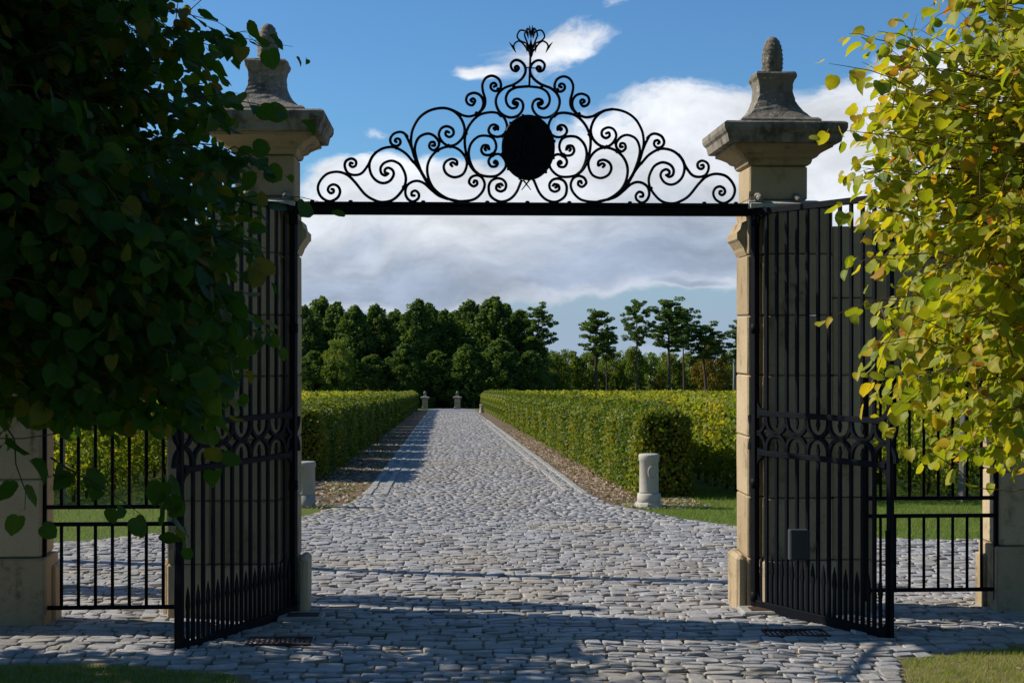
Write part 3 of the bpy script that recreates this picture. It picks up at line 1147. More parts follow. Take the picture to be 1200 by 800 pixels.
strokes = [
    [A(p) for p in [(380, 555), (350, 530), (290, 500), (220, 492), (140, 515), (80, 580), (60, 650), (90, 725), (165, 768), (240, 738), (268, 680), (250, 630), (205, 610), (165, 630), (155, 665), (180, 692), (207, 680), (205, 657), (190, 655)]],
    [A(p) for p in [(320, 512), (350, 530), (410, 590), (500, 700), (580, 752), (660, 775), (760, 755), (840, 680), (880, 600), (880, 520), (840, 435), (790, 398), (740, 388), (680, 410), (648, 455), (655, 505), (690, 525), (718, 508)]],
    [B(p) for p in [(400, 768), (330, 752), (270, 730), (200, 670), (150, 590), (100, 510), (50, 450)]] + [A(p) for p in [(958, 405), (900, 335), (850, 295), (790, 265), (735, 258), (660, 275), (595, 320), (552, 385), (543, 450), (565, 525), (615, 578), (675, 597), (735, 575), (770, 520), (760, 475), (720, 453), (690, 468), (688, 495), (705, 502)]],
    [A(p) for p in [(600, 312), (562, 362), (530, 430), (470, 505), (400, 522), (340, 500), (312, 440), (325, 390), (375, 368), (415, 390), (415, 430), (385, 447), (360, 430), (365, 408), (383, 412)]],
    [B(p) for p in [(130, 560), (90, 450), (55, 370), (30, 310), (0, 250)]] + [A(p) for p in [(905, 170), (865, 128), (820, 118), (765, 140), (738, 190), (755, 235), (800, 250), (832, 225), (828, 190), (800, 180), (782, 198), (795, 212)]],
    [B(p) for p in [(330, 755), (260, 728), (200, 680), (150, 635), (100, 614), (50, 622), (10, 655), (0, 710), (20, 755), (60, 775), (100, 750), (105, 715), (80, 690), (52, 700), (50, 725), (70, 728)]],
    [B(p) for p in [(170, 630), (110, 520), (72, 430), (48, 340), (45, 280), (60, 205), (110, 120), (190, 65), (290, 45), (370, 65), (430, 120), (462, 200), (450, 270), (400, 325), (340, 340), (290, 310), (262, 255), (280, 205), (325, 188), (370, 210), (375, 250), (345, 272), (315, 255), (320, 228), (340, 235)]],
    [B(p) for p in [(190, 650), (120, 530), (85, 430), (75, 350), (105, 275), (170, 245), (225, 262), (262, 310), (255, 350), (220, 375), (188, 350), (195, 315), (225, 312), (230, 338), (212, 338)]],
    [B(p) for p in [(368, 495), (358, 478), (385, 470), (404, 500), (375, 518)]][::-1][:0] + [B(p) for p in [(365, 498), (352, 482), (372, 470), (402, 488), (400, 455), (360, 442), (315, 465), (300, 510), (325, 560), (385, 585), (450, 560), (480, 490), (470, 430), (420, 370), (350, 345), (270, 365), (205, 420), (172, 500), (180, 590), (220, 670), (290, 730), (370, 765), (450, 772), (540, 755), (600, 700), (620, 640), (600, 590), (560, 570), (515, 585), (498, 625), (530, 655), (560, 640), (558, 615), (540, 612), (535, 626)]],
    [B(p) for p in [(700, 215), (690, 203), (712, 196), (722, 215), (722, 190), (695, 175), (665, 185), (650, 220), (670, 255), (720, 270), (770, 250), (795, 190), (770, 120), (720, 85), (650, 80), (570, 105), (500, 180), (465, 280), (475, 400), (510, 500), (570, 560), (650, 580), (720, 570), (775, 520), (785, 470), (750, 415), (710, 405), (665, 430), (650, 465), (670, 500), (708, 500), (722, 475), (705, 456), (692, 470), (702, 478)]],
    [B(p) for p in [(628, 374), (620, 360), (640, 350), (655, 370), (645, 338), (608, 338), (593, 372), (612, 405), (655, 412), (695, 390), (710, 340), (690, 285), (640, 262), (570, 268), (515, 320), (495, 390), (505, 460), (535, 525), (570, 558)]],
    [E(p) for p in [(72, 630), (60, 618), (80, 602), (95, 622), (80, 605), (50, 612), (45, 645), (78, 662), (112, 645), (120, 605), (95, 570), (50, 560), (5, 580), (-15, 625), (-5, 690), (40, 730), (90, 742), (150, 722), (200, 670), (240, 580)]],
    [C(p) for p in [(145, 475), (132, 460), (155, 446), (174, 468), (150, 508), (110, 498), (90, 460), (105, 415), (160, 393), (215, 410), (248, 460), (245, 525), (205, 580), (130, 612), (60, 603), (0, 572)]] + [B(p) for p in [(350, 55), (290, 44)]],
    [C(p) for p in [(190, 592), (225, 565), (262, 515), (268, 450), (248, 380), (243, 310), (275, 252), (335, 232), (395, 262), (417, 320), (400, 365), (355, 374), (322, 348), (325, 312), (355, 300), (374, 322), (352, 334)]],
    [C(p) for p in [(563, 170), (546, 156), (566, 140), (584, 160), (560, 188), (522, 172), (510, 120), (550, 85), (600, 95), (640, 140), (645, 200), (610, 260), (540, 310), (450, 345), (390, 400), (368, 470), (390, 550), (440, 600), (510, 622), (580, 600), (622, 540), (618, 480), (580, 448), (540, 455), (528, 482), (550, 500), (568, 486)]],
    [C(p) for p in [(552, 480), (574, 492), (560, 528), (515, 536), (475, 500), (463, 440), (490, 380), (550, 345), (610, 336), (668, 332)]],
]
YG = 13.06
MX = 618.5
XM = W(MX, 250, YG).x
ZL = W(600, 238, YG).z
over = empty('gate_overthrow', (XM, YG, ZL))
tag(over, 'black wrought iron scrollwork above the gate, with oval plaque and flower on top', 'iron arch')


def loc(p, dy=0.0):
    q = W(p[0], p[1], YG)
    return Vector((q.x - XM, dy, q.z - ZL))


for k_, s_ in enumerate(strokes):
    pts = catmull([loc(p) for p in s_], 5)
    dy = (k_ % 3 - 1) * .004
    for mir in (1, -1):
        P = [Vector((p.x * mir, dy, p.z)) for p in pts]
        b = MB()
        n_ = len(P)
        rad = [.0135] * n_
        b.tube(P, rad, 6)
        for e_ in ((P[0]), (P[-1])):
            b.lathe(e_.x, e_.y, [(.002, e_.z - .013), (.012, e_.z - .008), (.015, e_.z), (.012, e_.z + .008), (.002, e_.z + .013)], 8)
        b.build('scroll', M['iron'], over)
# lintel beam
xl_, xr_ = W(340, 245, YG).x - XM, W(893, 245, YG).x - XM
MB().box(xl_, xr_, -.045, .045, -.112, -.03, .006).build('lintel_beam', M['iron'], over)
MB().box(xl_ + .03, xr_ - .03, -.06, .06, -.028, .002, .006).build('lintel_flange', M['iron'], over)
for px in (366, 411, 496, 571, 618, 667, 738, 825, 862):
    q = W(px, 238, YG)
    MB().lathe(q.x - XM, -.02, [(.02, .002), (.02, .014), (.008, .02)], 8).build('rivet', M['iron'], over)
# collars that tie neighbouring scrolls
for p in [A((350, 530)), A((868, 640)), A((785, 262)), B((250, 372)), B((265, 300)), B((672, 262)), B((680, 410)), B((486, 440)), B((470, 240)), C((535, 330)), C((410, 600)), B((345, 342)), B((560, 88)), C((395, 362))]:
    for mir in (1, -1):
        q = loc(p)
        b = MB().box(-.022, .022, -.020, .020, -.013, .013, .004)
        o = b.build('collar', M['iron'], over)
        o.location = (q.x * mir, 0, q.z)
        o.rotation_euler = (0, .7 * mir, 0)
# oval plaque
cq = W(619, 173, YG)
cxl, czl = cq.x - XM, cq.z - ZL
rx_, rz_ = 31.5 * 13 / 1667, 38.5 * 13 / 1667
b = MB()
rings = []
for (k2, y_) in ((.90, .03), (1.0, .022), (1.0, -.022), (.965, -.034), (.93, -.030), (.90, -.022), (.6, -.026), (.2, -.028)):
    rings.append([(cxl + rx_ * k2 * cos(2 * pi * i / 48), y_, czl + rz_ * k2 * sin(2 * pi * i / 48)) for i in range(48)])
b.loft(rings, True, False)
plq = b.build('oval_plaque', M['iron'], over)
# small lugs round the rim
for i in range(12):
    a = 2 * pi * i / 12 + .2
    MB().box(cxl + rx_ * cos(a) - .012, cxl + rx_ * cos(a) + .012, -.012, .012, czl + rz_ * sin(a) - .012, czl + rz_ * sin(a) + .012, .003).build('lug', M['iron'], over)
# raised monogram
E2 = lambda p: loc(E(p), -.036)
mono = [
    [(225, 240), (235, 180), (270, 142), (305, 150), (318, 185), (300, 200)],
    [(240, 170), (232, 240), (225, 330), (215, 400), (190, 445), (160, 430), (158, 400), (185, 390)],
    [(205, 450), (250, 462), (295, 440), (290, 418)],
    [(262, 250), (262, 330), (258, 400), (240, 415)],
    [(262, 260), (285, 320), (300, 365), (320, 310), (345, 245)],
    [(345, 245), (348, 330), (352, 400), (375, 440), (415, 440), (432, 408), (412, 396)],
    [(170, 350), (225, 335), (290, 330)],
    [(275, 150), (250, 200), (275, 240), (310, 220)],
]
for s_ in mono:
    pts = catmull([E2(p) for p in s_], 5)
    n_ = len(pts)
    MB().tube(pts, [.008 + .010 * sin(pi * i / (n_ - 1)) for i in range(n_)], 6).build('monogram_stroke', M['iron'], plq)
# crossed ends below the plaque
for s_ in ([(255, 572), (315, 650)], [(305, 572), (242, 652)]):
    MB().tube([loc(E(p), .01) for p in s_], [.009, .004], 5).build('crossed_tail', M['iron'], over)
# finial flower
D_ = lambda p, dy=0.0: loc((590 + p[0] / 12.3, 25 + p[1] / 12.3), dy)
MB().tube([loc((620.3, 101.5)), loc((621.5, 66))], .011, 6).build('finial_stem', M['iron'], over)
MB().tube([loc((615.5, 79.5)), loc((628, 80))], .006, 5).build('finial_tie', M['iron'], over)
fc = D_((395, 470))
MB().lathe(fc.x, 0, [(.004, fc.z - .04), (.016, fc.z - .02), (.024, fc.z + .02), (.028, fc.z + .045), (.014, fc.z + .09), (.002, fc.z + .14)], 10).build('finial_bud', M['iron'], over)
pet = [([(395, 470), (335, 400), (285, 330), (225, 288), (165, 318), (142, 372)], [(80, 300), (142, 378), (182, 458)], 0.0),
       ([(395, 440), (350, 330), (245, 282), (197, 215), (235, 132), (300, 130), (340, 160)], [(345, 105), (350, 170), (362, 245)], .03),
       ([(395, 430), (325, 270), (303, 190), (345, 112), (370, 140)], [(375, 70), (378, 160), (388, 255)], -.03),
       ([(395, 450), (352, 360), (330, 320), (330, 400)], [(325, 330), (333, 400), (332, 462)], -.05)]
for st_, barb, dy in pet:
    for mir in (1, -1):
        f = lambda p, yy_: D_((395 + (p[0] - 395) * mir, p[1]), yy_)
        pts = catmull([f(p, dy * i / len(st_)) for i, p in enumerate(st_)], 5)
        b = MB().tube(pts, .0085, 5)
        b.tube([f(barb[0], dy), f(barb[1], dy), f(barb[2], dy)], [.002, .013, .002], 5)
        b.build('petal', M['iron'], over)

# ------------------------------------------------------------------ small things by the gate
def bollard(x, y, h, rad, label, group, worn=0.0, mat=None):
    r = empty('stone_bollard', (x, y, g(y)))
    tag(r, label, 'bollard', group)
    k = h / .98
    b = MB()
    b.lathe(0, 0, [(rad * 1.02, .27 * k), (rad, .30 * k), (rad * .98, .85 * k), (rad * 1.06, .865 * k), (rad * 1.07, .95 * k), (rad * 1.03, .972 * k), (rad * .9, .98 * k), (.01, .982 * k)], 28)
    b.build('shaft', mat or M['lime_pale'], r)
    if worn:
        MB().lathe(0, 0, [(rad * 1.04, -.1), (rad * 1.02, .269 * k)], 24).build('foot', mat or M['lime_pale'], r)
        return r
    b = MB()
    b.lathe(0, 0, [(rad * 1.15, .10 * k), (rad * 1.22, .13 * k), (rad * 1.2, .25 * k), (rad * 1.05, .268 * k)], 24)
    b.build('collar_band', mat or M['lime_pale'], r)
    b = MB()
    n_ = 9
    b.loft([[(a * s2 * cos(2 * pi * i / n_ + .3) * (1 + .12 * sin(i * 2.3)), a * s2 * sin(2 * pi * i / n_ + .3), z) for i in range(n_)] for a, s2, z in ((rad, 1.5, -.1), (rad, 1.5, .03 * k), (rad, 1.42, .08 * k), (rad, 1.2, .115 * k), (rad, 1.1, .13 * k))])
    b.build('rough_foot', mat or M['lime_pale'], r)
    # incised ring
    b = MB()
    zc = .66 * k
    pts = []
    for i in range(25):
        a = 2 * pi * i / 24
        th = -pi / 2 + .30 + .48 * cos(a)
        pts.append((rad * 1.0 * cos(th), rad * 1.0 * sin(th), zc + .115 * k * sin(a)))
    b.tube(pts, .016, 5)
    b.build('carved_ring', mat or M['lime_pale'], r)
    return r


bg1 = 'pairs of stone bollards along the drive'
b1 = W(760.5, 595, 24.6)
bollard(b1.x, 24.6, .93, .168, 'white stone bollard with a carved ring, before the near end of the right hedge', bg1)
b1 = W(359, 593, 25.0)
bollard(b1.x, 25.0, .80, .155, 'grey stone bollard right beside the left pillar, at the near end of the left verge', bg1, worn=1.0, mat=M['kerb'])
b1 = W(564.4, 483, 121)
bollard(b1.x, 121, .72, .16, 'small far pale bollard against the right hedge near the end of the drive', bg1)
b1 = W(482.8, 483, 121)
bollard(b1.x, 121, .76, .18, 'small far pale bollard near the end of the left hedge', bg1)

# hinge slabs
for (px, Y0, lab) in ((353, 12.75, 'flat stone slab at the foot of the left pillar'), (893, 12.85, 'rusty topped stone slab at the foot of the right pillar')):
    q = W(px, 700, Y0)
    r = empty('hinge_slab', (q.x, Y0, g(Y0)))
    tag(r, lab, 'stone slab')
    MB().box(-.20, .20, -.16, .16, -.05, .062, .012).build('slab', M['kerb'], r)
    MB().box(-.12, .16, -.10, .06, .0625, .070, .002).build('hinge_plate', M['rust'], r)
# drain grates
for (px, Y0, lab) in ((327, 11.6, 'rusty iron drain grate in the shaded cobbles by the left gate leaf'), (933, 11.75, 'rusty iron drain grate in the cobbles by the right gate leaf')):
    q = W(px, 700, Y0)
    r = empty('drain_grate', (q.x, Y0, g(Y0) + .006))
    tag(r, lab, 'drain grate', 'the two drain grates at the gate')
    for s in (-1, 1):
        MB().box(-.26, .26, s * .13 - .015, s * .13 + .015, -.03, .030, .003).build('frame_side', M['rust'], r)
    for i in range(13):
        x = -.25 + i * .5 / 12
        MB().box(x - .009, x + .009, -.115, .115, -.02, .026, .002).build('grate_bar', M['rust'], r)
# meter box
q = W(934, 640, 12.38)
r = empty('meter_box', (q.x, 12.37, W(934, 655, 12.38).z))
tag(r, 'small grey metal box fixed low on the right pillar behind the gate bars', 'metal box')
MB().box(-.085, .085, -.07, .0, 0, .27, .008).build('case', M['greymetal'], r)
MB().box(-.075, .075, -.078, -.0705, .012, .258, .003).build('door', M['greymetal'], r)


# ------------------------------------------------------------------ lindens close to the camera
heart = [(0, 0), (.16, -.07), (.36, -.02), (.50, .16), (.52, .38), (.47, .60), (.36, .78), (.17, .90), (0, 1.02)]
hv = [(0, 0, 0)]
LT = []
LTF = []
for x_, y_ in heart:
    LT.append((x_, y_, .20 * x_ - .10 * y_ * y_ + .05 * sin(9 * y_) * x_))
for x_, y_ in heart[1:-1]:
    LT.append((-x_, y_, .20 * x_ - .10 * y_ * y_ - .04 * sin(8 * y_) * x_))
mids = []
for y_ in (.2, .42, .64, .82):
    mids.append(len(LT))
    LT.append((0, y_, -.10 * y_ * y_ - .01))
R_ = list(range(0, 9))
L_ = [0] + list(range(9, 16)) + [8]
mm = [0] + mids + [8]
near_m = [0, 0, 1, 1, 2, 3, 4, 4, 5]
for side_ in (R_, L_):
    for i in range(8):
        a, b_ = side_[i], side_[i + 1]
        ma, mb_ = mm[near_m[i]], mm[near_m[i + 1]]
        flip = side_ is L_
        if a != ma or True:
            tri = [(a, b_, mb_)] if a == mb_ or b_ != mb_ else []
            tri = []
            if len({a, b_, mb_}) == 3: tri.append((a, b_, mb_))
            if ma != mb_ and len({a, mb_, ma}) == 3: tri.append((a, mb_, ma))
            for t_ in tri:
                LTF.append(t_[::-1] if flip else t_)
LT = np.array(LT, float)
LT[:, 0] *= .95
LTF = np.array(LTF)
LT2 = LT.copy()
LT2[:, 2] += .22 * LT[:, 1] ** 2 - .30 * np.abs(LT[:, 0]) ** 1.5
LT3 = LT.copy()
LT3[:, 0] *= .86
LT3[:, 2] += .25 * np.abs(LT[:, 0]) - .2 * LT[:, 1] ** 2
TEMPL = [LT, LT2, LT3]
# finer leaf with a toothed edge for the single leaves that show largest
def fine_leaf(base):
    out = [(0.0, 0.0, 0.0)]
    seq = []
    for sgn in (1, -1):
        side = []
        for k_ in range(len(heart) - 1):
            (x0, y0), (x1, y1) = heart[k_], heart[k_ + 1]
            side += [(x0, y0), ((x0 + x1) / 2 + .012 * (y1 - y0) / .2, (y0 + y1) / 2 + .004)]
        side.append(heart[-1])
        side = side[1:]
        pts = []
        for j, (x_, y_) in enumerate(side):
            tooth = 1 + (.045 if j % 2 else -.02) * (0 if j in (0, len(side) - 1) else 1)
            pts.append((sgn * x_ * tooth * .95, y_))
        seq.append(pts)
    def zz(x_, y_):
        v = base
        z0 = (.20 * abs(x_) * (1 if v != 1 else .2) - .10 * y_ * y_ + .05 * sin(9 * y_ + (x_ > 0)) * abs(x_) + .03 * abs(sin(14 * (y_ - .7 * abs(x_)))) * abs(x_))
        if v == 1: z0 += .22 * y_ ** 2 - .30 * abs(x_) ** 1.5
        if v == 2: z0 += .25 * abs(x_) - .2 * y_ ** 2
        return z0
    V_ = [(0, 0, 0)]
    mid_y = [.15, .3, .45, .6, .75, .9]
    for y_ in mid_y: V_.append((0, y_, zz(0, y_) - .015))
    F_ = []
    tip = None
    for si, pts in enumerate(seq):
        st = len(V_)
        inner = []
        for x_, y_ in pts[:-1]: V_.append((x_, y_, zz(x_, y_)))
        if tip is None:
            tip = len(V_); V_.append((0, 1.02, zz(0, 1.02)))
        loop = list(range(st, st + len(pts) - 1)) + [tip]
        # strip between the midrib and the margin
        m_ = 0
        ribs = [0] + list(range(1, 7)) + [tip]
        ry = [0] + mid_y + [1.02]
        for a, b in zip(loop[:-1], loop[1:]):
            tgt = V_[b][1]
            F_.append((ribs[m_], a, b) if si == 0 else (ribs[m_], b, a))
            while m_ < 6 and ry[m_ + 1] < tgt - .02:
                F_.append((ribs[m_], b, ribs[m_ + 1]) if si == 0 else (ribs[m_], ribs[m_ + 1], b))
                m_ += 1
        while m_ < 6:
            F_.append((ribs[m_], tip, ribs[m_ + 1]) if si == 0 else (ribs[m_], ribs[m_ + 1], tip))
            m_ += 1
    F_ = [f for f in F_ if len(set(f)) == 3]
    # petiole
    b0 = len(V_)
    V_ += [(-.012, 0, 0), (.012, 0, 0), (.008, -.38, .05), (-.008, -.38, .05)]
    F_ += [(b0, b0 + 1, b0 + 2), (b0, b0 + 2, b0 + 3)]
    return np.array(V_, float), np.array(F_)


FINE = [fine_leaf(k_) for k_ in range(3)]


def leafxy(me, T, n_):
    a_ = me.attributes.new('leafxy', 'FLOAT_VECTOR', 'POINT')
    v_ = np.tile(T, (n_, 1)) if n_ > 1 else T
    a_.data.foreach_set('vector', np.ascontiguousarray(v_, dtype=np.float32).ravel())


# plainer leaf for those deep in the crown
LOW = LT2[[0, 2, 4, 6, 8, 10, 12, 14]]
LOWF = np.array([(0, 1, 2), (0, 2, 3), (0, 3, 4), (0, 4, 7), (0, 7, 6), (0, 6, 5)])


def linden(label, cen, rad, trunk_xy, ntwig, leafsize, mat, singles, seedv, extra=(), keep=None, gold=0.0, shell=.45, sparse=0):
    rg = np.random.default_rng(seedv)
    r = empty('linden_tree', (trunk_xy[0], trunk_xy[1], g(trunk_xy[1])))
    tag(r, label, 'tree')
    org = np.array([trunk_xy[0], trunk_xy[1], g(trunk_xy[1])])
    cen = np.array(cen, float)
    rad = np.array(rad, float)
    # trunk and limbs
    top = cen + np.array([0, 0, rad[2] * .5]) - org
    MB().tube(catmull([(0, 0, -.2), (.03, .02, top[2] * .3), (.0, -.03, top[2] * .6), tuple(top)], 4), [.15 - .12 * i / 12 for i in range(13)], 9).build('trunk', M['bark'], r)
    P, T, Nn, Ss, Tt = [], [], [], [], []
    tw = MB()
    lb_ = MB()
    starts = []
    for i in range(ntwig + len(extra)):
        if i < ntwig:
            while True:
                v = rg.normal(0, 1, 3)
                v /= np.linalg.norm(v)
                rr = rg.uniform(shell, 1.0) ** .6
                lump = 1 + .10 * sin(v[0] * 7 + 1) * sin(v[2] * 8 + v[1] * 5) + .06 * sin(v[2] * 17 + v[0] * 11)
                q = cen + rad * v * rr * lump
                if keep is None or i < sparse or keep(q): break
            dirv = v * (1, 1, .45) + rg.normal(0, .38, 3)
            ln = rg.uniform(.30, .55)
        else:
            q0, q1 = extra[i - ntwig]
            q = np.array(q1, float)
            dirv = np.array(q1, float) - np.array(q0, float)
            ln = np.linalg.norm(dirv)
        dirv /= np.linalg.norm(dirv)
        if i < ntwig and np.linalg.norm((q - dirv * ln - cen) / rad) > np.linalg.norm((q - cen) / rad):
            dirv = -dirv
        a0 = q - dirv * ln
        sag = rg.uniform(.03, .12)
        K = 5
        kink = rg.normal(0, .012, (K, 3)).cumsum(0)
        pts = [a0 + dirv * ln * t + np.array([0, 0, -sag * t * t]) + kink[j_] * .6 for j_, t in enumerate(np.linspace(0, 1, K))]
        tw.tube([p - org for p in pts[:-1]] + [(pts[-1] + pts[-2]) / 2 - org], [.0030 - .0022 * j / (K - 1) for j in range(K)], 3, False, False)
        starts.append(a0)
        sd = np.cross(dirv, (0, 0, 1))
        sd /= np.linalg.norm(sd) + 1e-9
        nl = int(rg.integers(7, 12)) if ln < .56 else int(ln / .042)
        for j in range(nl):
            t = (j + .6) / nl
            p = a0 + dirv * ln * t + np.array([0, 0, -sag * t * t]) + kink[int(t * (K - 1))] * .6
            s_ = (1 if j % 2 else -1)
            tip = sd * s_ * rg.uniform(.5, 1.0) + dirv * rg.uniform(.2, .8) + np.array([0, 0, -rg.uniform(.35, 1.2)])
            tip = tip / np.linalg.norm(tip) + rg.normal(0, .22, 3)
            pet_ = .035 * rg.uniform(.6, 1.5)
            P.append(p + tip * pet_)
            T.append(tip)
            nr = np.array([0, 0, 1.0]) * .8 + dirv * .3 + rg.normal(0, .55, 3)
            Nn.append(nr)
            sz = leafsize * (rg.uniform(.62, 1.18)) * (1.0 - .45 * max(t - .75, 0) * 4 * rg.uniform(.3, 1))
            Ss.append(sz)
            Tt.append(min(max(rg.normal(.42 + gold * max(t - .5, 0), .22), 0), .93) if rg.random() > .035 else rg.uniform(.93, 1))
    # limbs to a share of the twigs
    starts = np.array(starts)
    ok_ = [j for j in range(ntwig) if starts[j][2] > cen[2] - rad[2] * .30]
    sel = rg.choice(ok_, min(60, len(ok_)), replace=False)
    for i in sel:
        s_ = starts[i]
        zb = max(min(s_[2] - rg.uniform(.3, 1.0), cen[2] + rad[2] * .4), cen[2] - rad[2] * .25)
        b0 = np.array([trunk_xy[0], trunk_xy[1], zb])
        md = b0 * .45 + s_ * .55 + np.array([0, 0, .16]) + rg.normal(0, .08, 3)
        pts = catmull([b0 - org, md - org, s_ - org], 5)
        n_ = len(pts)
        lb_.tube(pts, [.022 - .018 * j / (n_ - 1) for j in range(n_)], 5, True, False)
    # shorter branches joining the twigs to their neighbours
    for i in range(len(starts)):
        s_ = starts[i]
        toward = np.array([trunk_xy[0], trunk_xy[1], s_[2] - .2]) - s_
        dd_ = toward / (np.linalg.norm(toward) + 1e-6)
        e_ = s_ + dd_ * rg.uniform(.2, .45) + rg.normal(0, .05, 3)
        if i < ntwig: tw.tube([s_ - org, (s_ + e_) / 2 - org + rg.normal(0, .01, 3), e_ - org], [.0024, .0024, .0022], 3, False, False)
    tw.build('twigs', M['twig'], r)['kind'] = 'stuff'
    lb_.build('limbs', M['bark'], r)
    P = np.array(P); T = np.array(T); Nn = np.array(Nn); Ss = np.array(Ss); Tt = np.array(Tt)
    Mx = frames(T, Nn)
    # choose the single leaves that show largest
    dpt = P[:, 0] * sin(YAW) + P[:, 1] * cos(YAW)
    u = (P[:, 0] * cos(YAW) - P[:, 1] * sin(YAW)) / dpt
    v_ = (P[:, 2] - CAM_Z) / dpt
    vis = (np.abs(u) < .36) & (np.abs(v_) < .24) & (dpt > .5)
    # coarse screen grid so that hidden leaves are not chosen
    cell = {}
    cnt = {}
    deep = np.ones(len(P), bool)
    for i in np.argsort(dpt):
        if not vis[i]: continue
        key = (int(u[i] / .012), int(v_[i] / .012))
        cnt[key] = cnt.get(key, 0) + 1
        if cnt[key] <= 7: deep[i] = False
        if key not in cell: cell[key] = i
    cand = sorted(cell.values(), key=lambda i: -Ss[i] / dpt[i])[:singles]
    single = set(cand)
    var = rg.integers(0, 3, len(P))
    Vs, Fs, Ts, XY = [], [], [], []
    off = 0
    for k in range(4):
        idx = np.array([i for i in range(len(P)) if (deep[i] if k == 3 else (var[i] == k and not deep[i])) and i not in single], dtype=int)
        if len(idx) == 0: continue
        V_, F_, T_ = stamp(*((LOW, LOWF) if k == 3 else (TEMPL[k], LTF)), P[idx] - org, Mx[idx], Ss[idx], Tt[idx])
        Vs.append(V_); Fs.append(F_ + off); Ts.append(T_)
        XY.append(np.tile((LOW if k == 3 else TEMPL[k]), (len(idx), 1)))
        off += len(V_)
    fo = link('foliage', npmesh('foliage', np.concatenate(Vs), np.concatenate(Fs), np.concatenate(Ts), True), mat, r)
    fo['kind'] = 'stuff'
    leafxy(fo.data, np.concatenate(XY), 1)
    lm = {}
    for i in cand:
        key = (int(var[i]), int(Tt[i] * 5.99))
        if key not in lm:
            FV, FT = FINE[key[0]]
            lm[key] = npmesh('leaf', FV, FT, np.full(len(FV), (key[1] + .5) / 6), True)
            leafxy(lm[key], FV, 1)
        o = link('leaf', lm[key], mat, r)
        mt = Matrix(Mx[i].tolist()).to_4x4() @ Matrix.Scale(float(Ss[i]), 4)
        mt.translation = Vector((P[i] - org).tolist())
        o.matrix_basis = mt
    print(label, len(P), 'leaves')
    return r


def sprig(pA, YA, pB, YB):
    return (tuple(W(*pA, YA)), tuple(W(*pB, YB)))


XSP = [sprig((a_ - random.uniform(40, 80), b_ - random.uniform(-10, 50)), y_, (a_, b_), y_ - .1) for a_, b_, y_ in [(random.uniform(70, 295 - abs(yq - 380) * .35), yq, random.uniform(3.7, 4.7)) for yq in [random.uniform(230, 470) for _ in range(190)]]]
XSP += [sprig((a_ - random.uniform(40, 80), b_ + random.uniform(-25, 35)), y_, (a_, b_), y_ - .1) for a_, b_, y_ in [(random.uniform(225, 306), random.uniform(60, 420), random.uniform(3.9, 4.7)) for _ in range(34)]]
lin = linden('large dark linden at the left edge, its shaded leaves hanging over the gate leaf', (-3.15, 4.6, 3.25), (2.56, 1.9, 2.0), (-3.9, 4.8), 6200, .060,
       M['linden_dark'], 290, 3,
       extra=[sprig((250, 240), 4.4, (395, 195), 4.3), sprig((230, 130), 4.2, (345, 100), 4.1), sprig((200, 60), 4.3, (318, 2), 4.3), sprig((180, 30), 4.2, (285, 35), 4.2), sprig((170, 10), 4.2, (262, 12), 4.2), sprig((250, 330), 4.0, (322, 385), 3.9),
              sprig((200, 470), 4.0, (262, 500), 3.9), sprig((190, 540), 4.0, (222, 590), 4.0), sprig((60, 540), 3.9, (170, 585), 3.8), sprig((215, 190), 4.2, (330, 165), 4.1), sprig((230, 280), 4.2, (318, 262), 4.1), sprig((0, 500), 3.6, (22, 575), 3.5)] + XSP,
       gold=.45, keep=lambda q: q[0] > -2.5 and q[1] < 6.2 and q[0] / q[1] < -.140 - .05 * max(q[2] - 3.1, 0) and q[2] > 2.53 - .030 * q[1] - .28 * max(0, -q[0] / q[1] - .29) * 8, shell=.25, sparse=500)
linden('bright yellow green linden at the right edge, sunlit leaves before the right gate leaf', (4.05, 5.9, 3.2), (2.45, 1.7, 1.72), (4.6, 6.1), 2800, .062,
       M['linden_gold'], 290, 5,
       extra=[sprig((1080, 110), 5.4, (965, 48), 5.3), sprig((1090, 170), 5.4, (955, 145), 5.3), sprig((1080, 60), 5.4, (985, 30), 5.3), sprig((1080, 345), 5.3, (955, 346), 5.2), sprig((1080, 260), 5.3, (985, 225), 5.2),
              sprig((1100, 400), 5.3, (1000, 372), 5.3), sprig((1110, 430), 5.4, (1030, 470), 5.3), sprig((1230, 440), 5.3, (1170, 515), 5.3), sprig((1150, 420), 5.3, (1080, 470), 5.3), sprig((1100, 210), 5.2, (990, 180), 5.2), sprig((1090, 300), 5.2, (990, 300), 5.2)],
       keep=lambda q: q[0] < 3.5 and q[0] / q[1] > .283, gold=.5, shell=.35, sparse=450)
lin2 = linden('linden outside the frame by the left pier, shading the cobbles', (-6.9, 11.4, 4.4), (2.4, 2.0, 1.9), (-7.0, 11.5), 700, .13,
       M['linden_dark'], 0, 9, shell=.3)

# unseen lindens added beside and behind the camera to block sky light
for i, (x_, y_, rz_, sc_) in enumerate([(-8.0, 3.2, 2.0, 1.7), (8.8, 7.6, 3.3, 1.4), (-5.5, -4.5, 1.0, 2.7), (6.0, -5.0, 2.2, 2.7), (-5.5, -13.5, 3.0, 3.2), (7.0, -14.0, 4.1, 3.2), (.5, -15, 5.0, 3.3), (11.0, 4.0, .4, 2.3), (.3, -7.5, .9, 2.6), (-12.5, 1.5, .2, 2.2)]):
    c_ = copy_tree(lin2)
    c_.location = (x_, y_, g(y_))
    c_.rotation_euler = (0, 0, rz_)
    c_.scale = (sc_,) * 3
    tag(c_, 'unseen linden added around the camera to block sky light, ' + ('beside the near left tree', 'beside the near right tree', 'first on the left', 'first on the right', 'second on the left', 'second on the right', 'at the far end', 'by the right wall', 'in the middle', 'far out on the left')[i], 'tree', 'lindens added around the camera to block sky light')

